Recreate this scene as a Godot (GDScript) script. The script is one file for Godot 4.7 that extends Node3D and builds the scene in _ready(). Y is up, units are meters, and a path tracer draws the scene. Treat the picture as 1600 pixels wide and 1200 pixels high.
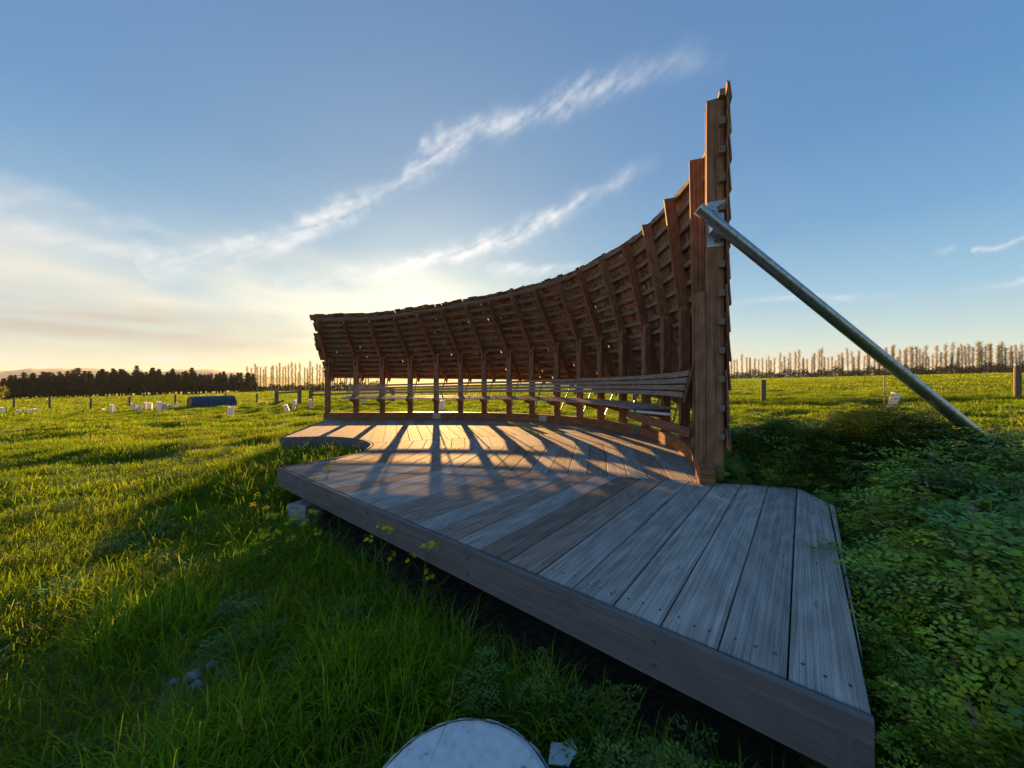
extends Node3D
# A curved timber wind shelter with a bench, standing on a plank deck in a paddock, low sun behind it.
# Plan coordinates (x, d): x to the right, d metres forward of the viewpoint; y up, field level near y = 0, deck top at y = 0.40.

const DECK := 0.40
const BASE := [[-3.628,-7.069],[-3.091,-7.131],[-2.582,-7.157],[-2.032,-7.174],[-1.512,-7.178],[-1.023,-7.159],[-0.546,-7.104],[-0.050,-6.988],[0.387,-6.816],[0.832,-6.548],[1.183,-6.237],[1.464,-5.886],[1.697,-5.467],[1.864,-4.975],[1.933,-4.511],[1.918,-3.992],[1.810,-3.484],[1.574,-2.868]]
const NRM := [[0.172,0.985],[0.072,0.997],[0.039,0.999],[0.022,1.000],[-0.011,1.000],[-0.072,0.997],[-0.165,0.986],[-0.296,0.955],[-0.436,0.900],[-0.595,0.804],[-0.725,0.688],[-0.829,0.559],[-0.913,0.408],[-0.973,0.231],[-0.998,0.064],[-0.993,-0.122],[-0.958,-0.287],[-0.914,-0.406]]
const BEND := [1.179, 1.207, 1.209, 1.223, 1.261, 1.273, 1.307, 1.337, 1.372, 1.42, 1.435, 1.452, 1.493, 1.511, 1.541, 1.556, 1.584, 1.60]
const TOP := [[-3.517,2.218,-6.479],[-3.038,2.232,-6.493],[-2.579,2.241,-6.477],[-2.120,2.283,-6.452],[-1.688,2.348,-6.430],[-1.246,2.412,-6.404],[-0.817,2.483,-6.358],[-0.393,2.547,-6.288],[0.011,2.625,-6.187],[0.399,2.698,-6.035],[0.772,2.786,-5.842],[1.064,2.886,-5.622],[1.328,2.983,-5.312],[1.561,3.059,-4.910],[1.701,3.157,-4.536],[1.772,3.231,-4.033],[1.760,3.298,-3.424],[1.574,3.410,-2.868]]
const LOW := [[-3.695,1.190,-7.427],[-3.128,1.184,-7.563],[-2.584,1.179,-7.621],[-1.973,1.173,-7.666],[-1.386,1.167,-7.717],[-0.868,1.161,-7.683],[-0.353,1.156,-7.634],[0.198,1.150,-7.494],[0.680,1.107,-7.307],[1.204,1.063,-6.990],[1.536,1.020,-6.575],[1.797,0.992,-6.106],[2.011,0.964,-5.599],[2.121,0.936,-5.031],[2.127,0.908,-4.490],[2.041,0.880,-3.957],[1.865,0.820,-3.544],[1.574,0.760,-2.868]]
const FRONT := [[-3.66,7.0],[-3.17,4.9],[-2.91,4.93],[-2.62,4.98],[-2.25,4.88],[-1.95,4.68],[-1.74,4.40],[-1.67,4.10],[-1.70,3.84],[-1.82,3.58],[-1.97,3.40],[-2.11,3.22],[0.84,0.83],[2.03,2.26],[2.10,2.62],[1.66,2.77]]
const EXPOSURE := 4.2
const SUN_AZ := -11.9   # degrees to the right of straight ahead
const SUN_EL := 8.4

var rng := RandomNumberGenerator.new()
var used := {}
var M := {}
var hills_noise := FastNoiseLite.new()
var deck_poly := PackedVector2Array()


# ---------------------------------------------------------------- mesh builder
class MB:
	var v := PackedVector3Array()
	var n := PackedVector3Array()
	var t := PackedVector2Array()
	var c := PackedColorArray()
	var ix := PackedInt32Array()
	var tint := Color.WHITE
	var tinted := false
	var flat := false

	func quad(a: Vector3, b: Vector3, cc: Vector3, d: Vector3, ua := Vector2.ZERO, ub := Vector2.ZERO, uc := Vector2.ZERO, ud := Vector2.ZERO) -> void:
		# corners counter-clockwise seen from outside
		var k := v.size()
		var nn := (b - a).cross(cc - a) + (cc - a).cross(d - a)
		nn = nn.normalized()
		v.append_array([a, b, cc, d])
		n.append_array([nn, nn, nn, nn])
		t.append_array([ua, ub, uc, ud])
		c.append_array([tint, tint, tint, tint])
		ix.append_array([k, k + 2, k + 1, k, k + 3, k + 2])

	func tri(a: Vector3, b: Vector3, cc: Vector3, ua := Vector2.ZERO, ub := Vector2.ZERO, uc := Vector2.ZERO) -> void:
		var k := v.size()
		var nn := (b - a).cross(cc - a).normalized()
		v.append_array([a, b, cc])
		n.append_array([nn, nn, nn])
		t.append_array([ua, ub, uc])
		c.append_array([tint, tint, tint])
		ix.append_array([k, k + 2, k + 1])

	# a board from p0 to p1, w wide along wdir, th thick, with chamfered long edges
	func board(p0: Vector3, p1: Vector3, wdir: Vector3, w: float, th: float, ch := 0.004, u0 := 0.0, v0 := 0.0) -> void:
		var l := p1 - p0
		var len := l.length()
		l /= len
		var wd := (wdir - l * wdir.dot(l)).normalized()
		var td := l.cross(wd)
		var a := w / 2.0
		var b := th / 2.0
		var prof := [Vector2(a - ch, -b), Vector2(a, -b + ch), Vector2(a, b - ch), Vector2(a - ch, b), Vector2(-a + ch, b), Vector2(-a, b - ch), Vector2(-a, -b + ch), Vector2(-a + ch, -b)]
		var run := v0
		for i in 8:
			var p: Vector2 = prof[i]
			var q: Vector2 = prof[(i + 1) % 8]
			var o := wd * p.x + td * p.y
			var o2 := wd * q.x + td * q.y
			var step := p.distance_to(q)
			quad(p0 + o, p0 + o2, p1 + o2, p1 + o, Vector2(u0, run), Vector2(u0, run + step), Vector2(u0 + len, run + step), Vector2(u0 + len, run))
			run += step
		for e in 2:
			var c0: Vector3 = p1 if e else p0
			var pts := []
			for p in prof:
				pts.append(c0 + wd * p.x + td * p.y)
			for i in range(1, 7):
				var ua := Vector2(u0, v0)
				if e:
					tri(pts[0], pts[i], pts[i + 1], Vector2(prof[0].x * 0.3 + u0, prof[0].y), Vector2(prof[i].x * 0.3 + u0, prof[i].y), Vector2(prof[i + 1].x * 0.3 + u0, prof[i + 1].y))
				else:
					tri(pts[0], pts[i + 1], pts[i], Vector2(prof[0].x * 0.3 + u0, prof[0].y), Vector2(prof[i + 1].x * 0.3 + u0, prof[i + 1].y), Vector2(prof[i].x * 0.3 + u0, prof[i].y))

	# rectangular section swept along points; side and up directions given for each point
	func sweep(pts: Array, side: Array, up: Array, w: float, h: float, u0 := 0.0, v0 := 0.0) -> void:
		var run := u0
		var last := pts.size() - 1
		var ring := func(i):
			var s: Vector3 = side[i] * (w / 2.0)
			var u: Vector3 = up[i] * (h / 2.0)
			var p: Vector3 = pts[i]
			return [p + s - u, p + s + u, p - s + u, p - s - u]
		var vs := [v0, v0 + h, v0 + h + w, v0 + 2 * h + w, v0 + 2 * h + 2 * w]
		for i in last:
			var r0: Array = ring.call(i)
			var r1: Array = ring.call(i + 1)
			var nx: float = run + (pts[i + 1] - pts[i]).length()
			var flip: bool = (side[i] as Vector3).cross(up[i]).dot(pts[i + 1] - pts[i]) < 0
			for j in 4:
				var k := (j + 1) % 4
				if flip:
					quad(r0[k], r0[j], r1[j], r1[k], Vector2(run, vs[j + 1]), Vector2(run, vs[j]), Vector2(nx, vs[j]), Vector2(nx, vs[j + 1]))
				else:
					quad(r0[j], r0[k], r1[k], r1[j], Vector2(run, vs[j]), Vector2(run, vs[j + 1]), Vector2(nx, vs[j + 1]), Vector2(nx, vs[j]))
			run = nx
		for e in [0, last]:
			var r: Array = ring.call(e)
			var uv := [Vector2(0, 0), Vector2(0, h), Vector2(w * 0.3, h), Vector2(w * 0.3, 0)]
			var f: bool = (side[e] as Vector3).cross(up[e]).dot(pts[mini(e + 1, last)] - pts[maxi(e - 1, 0)]) < 0
			if (e == 0) == f:
				quad(r[0], r[1], r[2], r[3], uv[0], uv[1], uv[2], uv[3])
			else:
				quad(r[3], r[2], r[1], r[0], uv[3], uv[2], uv[1], uv[0])

	func tube(p0: Vector3, p1: Vector3, r0: float, r1: float, sides := 8, caps := true) -> void:
		var l := (p1 - p0).normalized()
		var a := l.cross(Vector3.UP if absf(l.y) < 0.95 else Vector3.RIGHT).normalized()
		var b := l.cross(a)
		var k := v.size()
		var len := (p1 - p0).length()
		for i in sides + 1:
			var g := TAU * i / sides
			var d := a * cos(g) + b * sin(g)
			v.append_array([p0 + d * r0, p1 + d * r1])
			n.append_array([d, d])
			t.append_array([Vector2(0, float(i) / sides), Vector2(len, float(i) / sides)])
			c.append_array([tint, tint])
		for i in sides:
			var q := k + i * 2
			ix.append_array([q, q + 1, q + 2, q + 2, q + 1, q + 3])
		if caps:
			for e in 2:
				var ctr: Vector3 = p1 if e else p0
				var r: float = r1 if e else r0
				for i in sides:
					var g0 := TAU * i / sides
					var g1 := TAU * (i + 1) / sides
					var x := ctr + (a * cos(g0) + b * sin(g0)) * r
					var y := ctr + (a * cos(g1) + b * sin(g1)) * r
					if e:
						tri(ctr, x, y)
					else:
						tri(ctr, y, x)

	func add(o: MB, x: Transform3D, tone := Color.WHITE) -> void:
		var k := v.size()
		v.append_array(x * o.v)
		var bb := x.basis.orthonormalized()
		for q in o.n:
			n.append(bb * q)
		t.append_array(o.t)
		for q in o.c:
			c.append(q * tone)
		for q in o.ix:
			ix.append(q + k)

	func mesh(material: Material = null) -> ArrayMesh:
		var a := []
		a.resize(Mesh.ARRAY_MAX)
		a[Mesh.ARRAY_VERTEX] = v
		if not flat:
			a[Mesh.ARRAY_NORMAL] = n
			a[Mesh.ARRAY_TEX_UV] = t
		if tinted:
			a[Mesh.ARRAY_COLOR] = c
		a[Mesh.ARRAY_INDEX] = ix
		var m := ArrayMesh.new()
		m.add_surface_from_arrays(Mesh.PRIMITIVE_TRIANGLES, a)
		if material:
			m.surface_set_material(0, material)
		return m


# ---------------------------------------------------------------- naming helpers
func numbered(called: String) -> String:
	if not used.has(called):
		used[called] = 0
		return called
	used[called] += 1
	return "%s_%03d" % [called, used[called]]

func tag(o: Node, label: String, category := "", group := "", kind := "") -> Node:
	if label: o.set_meta("label", label)
	if category: o.set_meta("category", category)
	if group: o.set_meta("group", group)
	if kind: o.set_meta("kind", kind)
	return o

func thing(called: String, label: String, category: String, at := Vector3.ZERO, group := "") -> Node3D:
	var o := Node3D.new()
	o.name = numbered(called)
	add_child(o)
	o.position = at
	tag(o, label, category, group)
	return o

func part(called: String, b: MB, material: Material, parent: Node) -> MeshInstance3D:
	var o := MeshInstance3D.new()
	o.name = called
	o.mesh = b.mesh(material)
	parent.add_child(o, true)
	return o

func single(called: String, b: MB, material: Material, label: String, category: String, at := Vector3.ZERO, group := "") -> MeshInstance3D:
	var o := MeshInstance3D.new()
	o.name = numbered(called)
	o.mesh = b.mesh(material)
	add_child(o)
	o.position = at
	tag(o, label, category, group)
	return o

func structure(called: String, b: MB, material: Material) -> MeshInstance3D:
	var o := MeshInstance3D.new()
	o.name = numbered(called)
	o.mesh = b.mesh(material)
	add_child(o)
	o.set_meta("kind", "structure")
	return o

func stuff(called: String, mesh: Mesh, places: Array, tones: Array, label: String, category: String) -> MultiMeshInstance3D:
	var mm := MultiMesh.new()
	mm.transform_format = MultiMesh.TRANSFORM_3D
	mm.use_colors = true
	mm.mesh = mesh
	mm.instance_count = places.size()
	for i in places.size():
		mm.set_instance_transform(i, places[i])
		mm.set_instance_color(i, tones[i])
	var o := MultiMeshInstance3D.new()
	o.name = numbered(called)
	o.multimesh = mm
	add_child(o)
	tag(o, label, category, "", "stuff")
	return o

func ordinal(k: int) -> String:
	var ones := ["", "first", "second", "third", "fourth", "fifth", "sixth", "seventh", "eighth", "ninth", "tenth", "eleventh", "twelfth", "thirteenth", "fourteenth", "fifteenth", "sixteenth", "seventeenth", "eighteenth", "nineteenth"]
	if k < 20:
		return ones[k]
	var tens := ["", "", "twenty", "thirty", "forty", "fifty", "sixty", "seventy", "eighty", "ninety"]
	if k % 10 == 0:
		return (tens[k / 10] as String).trim_suffix("y") + "ieth"
	return tens[k / 10] + "-" + ones[k % 10]


# ---------------------------------------------------------------- land
func rise(x: float, z: float) -> float:
	# the paddock tilts gently, and a weedy heap lies beside the deck
	var r := Vector2(x, -z - 4.0).length()
	var far := minf(1.0, 260.0 / maxf(Vector2(x, z).length(), 0.1))
	var y := (0.026 * x + 0.012 * z) * far * smoothstep(4.0, 14.0, r)
	var side := (Vector2(x, -z) - Vector2(0.84, 0.83)).dot(Vector2(0.77, -0.64))
	var back := (Vector2(x, -z) - Vector2(2.09, 2.38)).dot(Vector2(0.05, 1.0))
	var heap := smoothstep(-0.02, 0.45, maxf(side, minf(back, side + 1.2)))
	heap *= smoothstep(6.2, 4.2, x) * smoothstep(4.7, 3.5, -z) * smoothstep(-0.4, 0.3, -z)
	y += 0.40 * heap
	y += 0.15 * smoothstep(1.9, 0.7, Vector2(x + 2.5, -z - 4.7).length())
	return y

func land(x: float, z: float) -> float:
	var y := rise(x, z)
	var d := Vector2(x, z).length()
	var rough := 1.0 - 0.6 * smoothstep(60.0, 200.0, d)
	var near := smoothstep(1.2, 3.5, Vector2(x * 0.8 + 0.2, -z - 4.2).length() - 1.2)
	y += hills_noise.get_noise_2d(x * 1.0, z * 1.0) * 0.12 * rough * (0.3 + 0.65 * near)
	y += hills_noise.get_noise_2d(x * 0.22 + 40.0, z * 0.22) * 0.12 * near * rough
	y += hills_noise.get_noise_2d(x * 3.1, z * 3.1 + 70.0) * 0.022 * rough
	return y


# ---------------------------------------------------------------- textures
func grain(w: int, h: int, seed: int, light: Color, dark: Color, streak: float, knots: int) -> Array:
	# sawn timber, grain along u; periodic along u. Returns [colour picture, relief picture]
	var a := FastNoiseLite.new()
	a.seed = seed
	a.noise_type = FastNoiseLite.TYPE_SIMPLEX
	a.frequency = 1.0
	a.fractal_type = FastNoiseLite.FRACTAL_NONE
	var r := RandomNumberGenerator.new()
	r.seed = seed
	var spots := []
	for k in knots:
		spots.append(Vector3(r.randf() * w, r.randf() * h, r.randf_range(6.0, 13.0)))
	var im := Image.create(w, h, false, Image.FORMAT_RGB8)
	var hm := Image.create(w, h, false, Image.FORMAT_RGB8)
	for y in h:
		for x in w:
			var bend := 0.0
			var knot := 0.0
			for s in spots:
				var dx: float = (x - s.x) * 0.35
				var dy: float = y - s.y
				var q: float = (dx * dx + dy * dy) / (s.z * s.z)
				if q < 9.0:
					bend += dy * exp(-q) * 0.5
					knot = maxf(knot, 1.0 - q * 1.6)
			var yy := y - bend
			var g := 0.0
			var k := float(x) / w
			for e in 2:
				var xx: float = x - w * e
				var val := 0.24 * a.get_noise_2d(xx * 0.0009, yy * 0.05) + 0.42 * a.get_noise_2d(xx * 0.0013 + 90.0, yy * 0.37) + 0.55 * a.get_noise_2d(xx * 0.0034, yy * 0.93 + 33.0) + 0.16 * a.get_noise_2d(xx * 0.05, yy * 0.4 + 60.0)
				g += val * ((1.0 - k) if e == 0 else k)
			var blotch := a.get_noise_2d(cos(k * TAU) * 1.3 + 7.0, sin(k * TAU) * 1.3 + y * 0.012)
			var tone := clampf(0.52 + g * streak + blotch * 0.10, 0.0, 1.0)
			var check := smoothstep(0.55, 0.8, -g)
			tone = lerpf(tone, 0.05, check * 0.65)
			tone = lerpf(tone, 0.12, clampf(knot, 0.0, 1.0) * 0.7)
			im.set_pixel(x, y, dark.lerp(light, tone))
			var hh := clampf(0.6 + g * 0.55 - check * 0.5, 0.0, 1.0)
			hm.set_pixel(x, y, Color(hh, hh, hh))
	return [ImageTexture.create_from_image(im), ImageTexture.create_from_image(hm)]

func noise_tex(seed: int, freq: float, cols: Array, size := 512, octaves := 5) -> NoiseTexture2D:
	var f := FastNoiseLite.new()
	f.seed = seed
	f.frequency = freq
	f.fractal_octaves = octaves
	var t := NoiseTexture2D.new()
	t.noise = f
	t.width = size
	t.height = size
	t.seamless = true
	var g := Gradient.new()
	g.offsets = PackedFloat32Array(range(cols.size()).map(func(i): return float(i) / (cols.size() - 1)))
	g.colors = PackedColorArray(cols)
	t.color_ramp = g
	return t

func mat(called: String, color: Color, rough := 0.8) -> StandardMaterial3D:
	# color: linear base colour
	var m := StandardMaterial3D.new()
	m.resource_name = called
	m.albedo_color = color.linear_to_srgb()
	m.roughness = rough
	M[called] = m
	return m

func timber(called: String, maps: Array, tone: Color, rough: float, su: float, sv: float, relief: float) -> void:
	var m := mat(called, tone, rough)
	m.albedo_texture = maps[0]
	m.heightmap_enabled = true
	m.heightmap_texture = maps[1]
	m.heightmap_scale = relief
	m.uv1_scale = Vector3(su, sv, 1)
	m.metallic_specular = 0.22

func leafy(called: String, through: float, rough := 0.55) -> StandardMaterial3D:
	var m := mat(called, Color.WHITE, rough)
	m.vertex_color_use_as_albedo = true
	m.backlight_enabled = true
	m.backlight = Color(through, through, through * 0.8)
	m.cull_mode = BaseMaterial3D.CULL_DISABLED
	m.metallic_specular = 0.22
	return m

func materials() -> void:
	var grey := grain(1024, 256, 11, Color(0.86, 0.83, 0.80), Color(0.49, 0.45, 0.42), 0.52, 4)
	var warm := grain(512, 256, 23, Color(0.80, 0.67, 0.57), Color(0.40, 0.28, 0.21), 0.5, 3)
	var plain := grain(512, 128, 31, Color(0.68, 0.66, 0.66), Color(0.50, 0.48, 0.48), 0.5, 1)
	var lin := func(v): return Color(v, v, v)
	timber("plank_grey", grey, Color(0.80, 0.78, 0.77), 0.85, 0.55, 3.2, 0.12)
	timber("plank_pale", grey, Color(0.93, 0.91, 0.89), 0.85, 0.5, 2.9, 0.12)
	timber("plank_brown", grey, Color(0.70, 0.58, 0.51), 0.85, 0.6, 3.5, 0.12)
	timber("plank_umber", grey, Color(0.52, 0.41, 0.35), 0.85, 0.52, 3.2, 0.12)
	timber("fascia", plain, Color(0.50, 0.48, 0.49), 0.8, 0.5, 2.2, 0.08)
	timber("frame_red", warm, Color(0.74, 0.56, 0.48), 0.6, 0.7, 2.5, 0.15)
	timber("frame_tan", warm, Color(0.88, 0.75, 0.65), 0.65, 0.65, 2.2, 0.15)
	timber("frame_orange", warm, Color(0.88, 0.66, 0.48), 0.55, 0.6, 2.0, 0.1)
	timber("batten", grey, Color(0.58, 0.49, 0.42), 0.75, 0.8, 3.0, 0.15)
	timber("bench_grey", grey, Color(0.74, 0.66, 0.63), 0.65, 0.8, 3.5, 0.2)
	timber("shingle_brown", warm, Color(0.95, 0.80, 0.66), 0.8, 1.6, 3.0, 0.2)
	timber("shingle_dark", warm, Color(0.55, 0.43, 0.36), 0.8, 1.6, 3.0, 0.2)
	timber("shingle_straw", warm, Color(1.0, 0.96, 0.78), 0.8, 1.6, 3.0, 0.2)
	timber("fence_wood", grey, Color(0.42, 0.35, 0.28), 0.85, 1.0, 3.0, 0.2)
	var steel := mat("steel", Color(0.50, 0.53, 0.55), 0.33)
	steel.metallic = 0.9
	steel.albedo_texture = noise_tex(5, 0.03, [Color(0.62, 0.64, 0.66), Color(0.85, 0.87, 0.88), Color(0.95, 0.96, 0.97)], 256)
	steel.uv1_triplanar = true
	steel.uv1_scale = Vector3(2.5, 2.5, 2.5)
	var brass := mat("washer", Color(0.36, 0.30, 0.13), 0.5)
	brass.metallic = 0.5
	mat("screw", Color(0.05, 0.045, 0.04), 0.5)
	var white := mat("white_paint", Color(0.70, 0.72, 0.74), 0.6)
	white.albedo_texture = noise_tex(8, 0.03, [Color(0.50, 0.44, 0.36), Color(0.90, 0.88, 0.86), Color(0.95, 0.94, 0.93), Color(0.96, 0.96, 0.95), Color(0.98, 0.98, 0.98), Color(1, 1, 1), Color(1, 1, 1)], 512, 7)
	white.uv1_triplanar = true
	white.uv1_scale = Vector3(1.6, 1.6, 1.6)
	var con := mat("concrete", Color(0.55, 0.54, 0.53), 0.9)
	con.albedo_texture = noise_tex(9, 0.02, [Color(0.55, 0.53, 0.5), Color(0.8, 0.79, 0.77), Color(0.95, 0.94, 0.92)], 256)
	con.uv1_triplanar = true
	con.uv1_scale = Vector3(3, 3, 3)
	var guard := mat("guard_plastic", Color(0.46, 0.48, 0.53), 0.6)
	guard.backlight_enabled = true
	guard.backlight = Color(0.7, 0.7, 0.7)
	guard.cull_mode = BaseMaterial3D.CULL_DISABLED
	mat("hut_tin", Color(0.028, 0.038, 0.055), 0.5)
	mat("hut_wood", Color(0.24, 0.16, 0.08), 0.85)
	mat("wire", Color(0.05, 0.05, 0.05), 0.6)
	mat("stone", Color(0.24, 0.23, 0.22), 0.9)
	mat("bark", Color(0.10, 0.075, 0.055), 0.95)
	mat("pale_bark", Color(0.40, 0.35, 0.29), 0.9)
	var soil := mat("soil", Color(0.75, 0.75, 0.75), 1.0)
	soil.albedo_texture = noise_tex(3, 0.02, [Color(0.27, 0.25, 0.12), Color(0.37, 0.39, 0.14), Color(0.47, 0.51, 0.18), Color(0.60, 0.60, 0.26)], 1024, 6)
	soil.uv1_triplanar = true
	soil.uv1_world_triplanar = true
	soil.uv1_scale = Vector3(0.35, 0.35, 0.35)
	var bare := mat("bare_earth", Color(0.85, 0.85, 0.85), 1.0)
	bare.albedo_texture = noise_tex(14, 0.03, [Color(0.13, 0.10, 0.07), Color(0.24, 0.19, 0.14), Color(0.33, 0.27, 0.20), Color(0.42, 0.36, 0.27)], 512, 6)
	bare.uv1_triplanar = true
	bare.uv1_world_triplanar = true
	bare.uv1_scale = Vector3(1.3, 1.3, 1.3)
	mat("hill", Color(0.07, 0.08, 0.06), 1.0)
	leafy("grass", 1.0, 0.75)
	leafy("weed", 0.55, 0.6)
	leafy("needles", 0.35, 0.8)
	leafy("poplar_leaf", 1.0, 0.7)
	leafy("petal", 0.8, 0.6)


# ---------------------------------------------------------------- sky
func sky_picture() -> ImageTexture:
	var w := 4096
	var h := 2048
	var fine := FastNoiseLite.new()
	fine.seed = 4
	fine.frequency = 1.0
	fine.fractal_octaves = 6
	var smooth := FastNoiseLite.new()
	smooth.seed = 9
	smooth.frequency = 1.0
	smooth.fractal_octaves = 3
	# streaks of cirrus: polylines of (azimuth, elevation, half width, strength)
	var streaks := [
		[[-46.0,12.6,1.6,0.3],[-41.8,13.8,1.6,0.45],[-32.7,18.4,1.7,0.55],[-24.9,23.4,1.7,0.62],[-20.0,26.0,1.1,0.22],[-15.9,29.3,1.5,0.4],[-11.1,32.8,2.1,0.6],[-6.0,34.8,1.3,0.4],[-1.0,35.7,1.5,0.46],[5.1,37.2,0.9,0.3],[9.0,37.6,1.5,0.42],[15.9,38.7,1.3,0.36],[24.9,38.8,1.6,0.14],[32.0,38.0,1.5,0.0]],
		[[-34.0,11.8,1.6,0.2],[-19.7,15.6,1.6,0.45],[-8.1,19.4,1.6,0.66],[3.1,22.9,1.5,0.64],[9.1,25.2,1.4,0.5],[15.9,27.8,1.4,0.25],[23.0,30.0,1.4,0.0]],
		[[-75.0,15.0,2.4,0.25],[-55.0,14.6,2.0,0.34],[-50.5,13.7,1.4,0.42],[-46.0,14.2,1.0,0.40],[-40.0,13.6,1.0,0.0]],
		[[-80.0,17.5,1.6,0.2],[-55.0,17.6,1.3,0.16],[-44.0,16.3,1.1,0.22],[-38.0,15.6,1.0,0.0]],
		[[30.0,10.1,0.35,0.0],[34.0,10.0,0.45,0.28],[41.8,9.6,0.45,0.34],[49.5,9.0,0.3,0.0]],
		[[49.3,13.0,0.22,0.3],[51.6,13.2,0.22,0.5]],
		[[52.4,12.5,0.22,0.6],[55.5,12.7,0.26,0.75],[59.0,13.0,0.3,0.3]],
		[[51.0,9.0,0.3,0.1],[56.0,9.4,0.5,0.35],[70.0,10.0,0.6,0.2]],
		[[-4.0,16.4,0.9,0.3],[0.0,16.9,0.8,0.5],[7.1,17.4,0.8,0.4],[12.0,17.5,0.6,0.0]],
		[[-47.5,2.2,0.35,0.25],[-44.2,2.75,0.5,0.5],[-40.5,2.2,0.35,0.3],[-37.0,1.7,0.2,0.0]],
		[[-60.0,1.6,0.5,0.5],[-53.0,1.7,0.5,0.5],[-48.0,1.2,0.3,0.0]],
	]
	var sun := Vector3(sin(deg_to_rad(SUN_AZ)) * cos(deg_to_rad(SUN_EL)), sin(deg_to_rad(SUN_EL)), -cos(deg_to_rad(SUN_AZ)) * cos(deg_to_rad(SUN_EL)))
	# clear air by elevation (linear, as seen in the picture)
	var els := [0.0, 4.0, 10.0, 18.0, 28.0, 46.0, 70.0, 90.0]
	var air := [Color(0.58, 0.64, 0.52), Color(0.45, 0.62, 0.62), Color(0.235, 0.47, 0.655), Color(0.112, 0.315, 0.56), Color(0.064, 0.225, 0.475), Color(0.048, 0.172, 0.40), Color(0.048, 0.17, 0.39), Color(0.045, 0.165, 0.38)]
	var data := PackedFloat32Array()
	data.resize(w * h * 3)
	for y in range(0, h / 2 + 8):
		var el := 90.0 - 180.0 * (y + 0.5) / h
		var e := maxf(el, 0.0)
		var k := 0
		while k < els.size() - 2 and e > els[k + 1]:
			k += 1
		var tt: float = (e - els[k]) / (els[k + 1] - els[k])
		var clear: Color = (air[k] as Color).lerp(air[k + 1], tt)
		var ce := cos(deg_to_rad(el))
		var se := sin(deg_to_rad(el))
		var near_by := []
		for s in streaks:
			var lo := 99.0
			var hi := -99.0
			for p in s:
				lo = minf(lo, p[1] - p[2] * 2.6 - 0.7)
				hi = maxf(hi, p[1] + p[2] * 2.6 + 0.7)
			if el > lo and el < hi:
				near_by.append(s)
		var low_haze := exp(-e / 9.0)
		var mid_haze := exp(-pow((e - 9.0) / 7.0, 2.0))
		for x in w:
			var az := 360.0 * (x + 0.5) / w
			if az > 180.0:
				az -= 360.0
			var ra := deg_to_rad(az)
			var dir := Vector3(sin(ra) * ce, se, -cos(ra) * ce)
			var gam := rad_to_deg(acos(clampf(dir.dot(sun), -1.0, 1.0)))
			var c := clear
			# light scattered forward by haze round the sun
			var g1 := exp(-gam / 6.0)
			var g2 := exp(-gam / 17.0)
			var g3 := exp(-gam / 45.0)
			var side := absf(az - SUN_AZ)
			var hz := exp(-pow(side / 36.0, 2.0)) * low_haze
			c.r += 0.24 * g1 + 0.42 * g2 + 0.07 * g3 + 0.52 * hz
			c.g += 0.19 * g1 + 0.31 * g2 + 0.09 * g3 + 0.24 * hz
			c.b += 0.09 * g1 + 0.12 * g2 + 0.07 * g3 - 0.20 * hz
			# thin high veil to one side of the sun, in long wisps
			if az < 12.0 and az > -120.0 and e < 26.0:
				var veil := smoothstep(12.0, -22.0, az) * smoothstep(-120.0, -80.0, az) * mid_haze
				var wisp := 0.62 + 0.8 * smooth.get_noise_2d(az * 0.045 + el * 0.05, el * 0.16)
				veil = clampf(veil * wisp, 0.0, 1.0)
				var vc := Color(0.80, 0.74, 0.62) + Color(0.9, 0.75, 0.45) * g2
				c = c.lerp(vc, veil * 0.72)
				# a grey bank under it
				var bank := exp(-pow((e - 5.6 - 0.8 * smooth.get_noise_2d(az * 0.06, 3.0)) / 2.7, 2.0)) * smoothstep(-22.0, -38.0, az) * smoothstep(-120.0, -80.0, az)
				bank *= clampf(0.75 + 0.9 * smooth.get_noise_2d(az * 0.05, el * 0.35 + 9.0), 0.0, 1.0)
				c = c.lerp(Color(0.46, 0.41, 0.38) + Color(0.6, 0.42, 0.2) * g2, bank * 0.78)
			if near_by.size() and az > -82.0 and az < 72.0:
				var wa := az + 1.2 * smooth.get_noise_2d(az * 0.35, el * 0.35 + 31.0)
				var we := el + 1.1 * fine.get_noise_2d(az * 0.13, el * 0.13 + 11.0)
				var m := 0.0
				for s in near_by:
					for i in s.size() - 1:
						var a: Array = s[i]
						var b: Array = s[i + 1]
						if wa < a[0] or wa >= b[0]:
							continue
						var q: float = (wa - a[0]) / (b[0] - a[0])
						var qs := q * q * (3.0 - 2.0 * q)
						var wide: float = lerpf(a[2], b[2], q)
						var dy: float = (we - lerpf(a[1], b[1], q)) / wide
						if absf(dy) > 2.6:
							continue
						var body := exp(-dy * dy * (1.0 if dy < 0.0 else 1.5))
						m += lerpf(a[3], b[3], qs) * body
				if m > 0.003:
					var run := az * 0.88 + el * 0.47
					var across := el * 0.88 - az * 0.47
					var thread := fine.get_noise_2d(run * 0.10, across * 0.55)
					var puff := smooth.get_noise_2d(az * 0.16 + 50.0, el * 0.2)
					var feather := fine.get_noise_2d(run * 0.45 + across * 0.3, across * 0.28 - run * 0.1 + 80.0)
					var wisp2 := fine.get_noise_2d(run * 0.5 - across * 0.55, across * 1.3 + run * 0.2 + 140.0)
					m *= clampf(0.9 + 1.0 * thread + 0.35 * puff + 0.35 * feather + 0.4 * wisp2, 0.04, 1.5)
					var lit := Color(0.74, 0.76, 0.79) + Color(0.5, 0.42, 0.28) * g2
					c = c.lerp(lit, clampf(m, 0.0, 0.92))
			var at := (y * w + x) * 3
			data[at] = maxf(c.r, 0.0)
			data[at + 1] = maxf(c.g, 0.0)
			data[at + 2] = maxf(c.b, 0.0)
	var last := (h / 2) * w * 3
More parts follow.
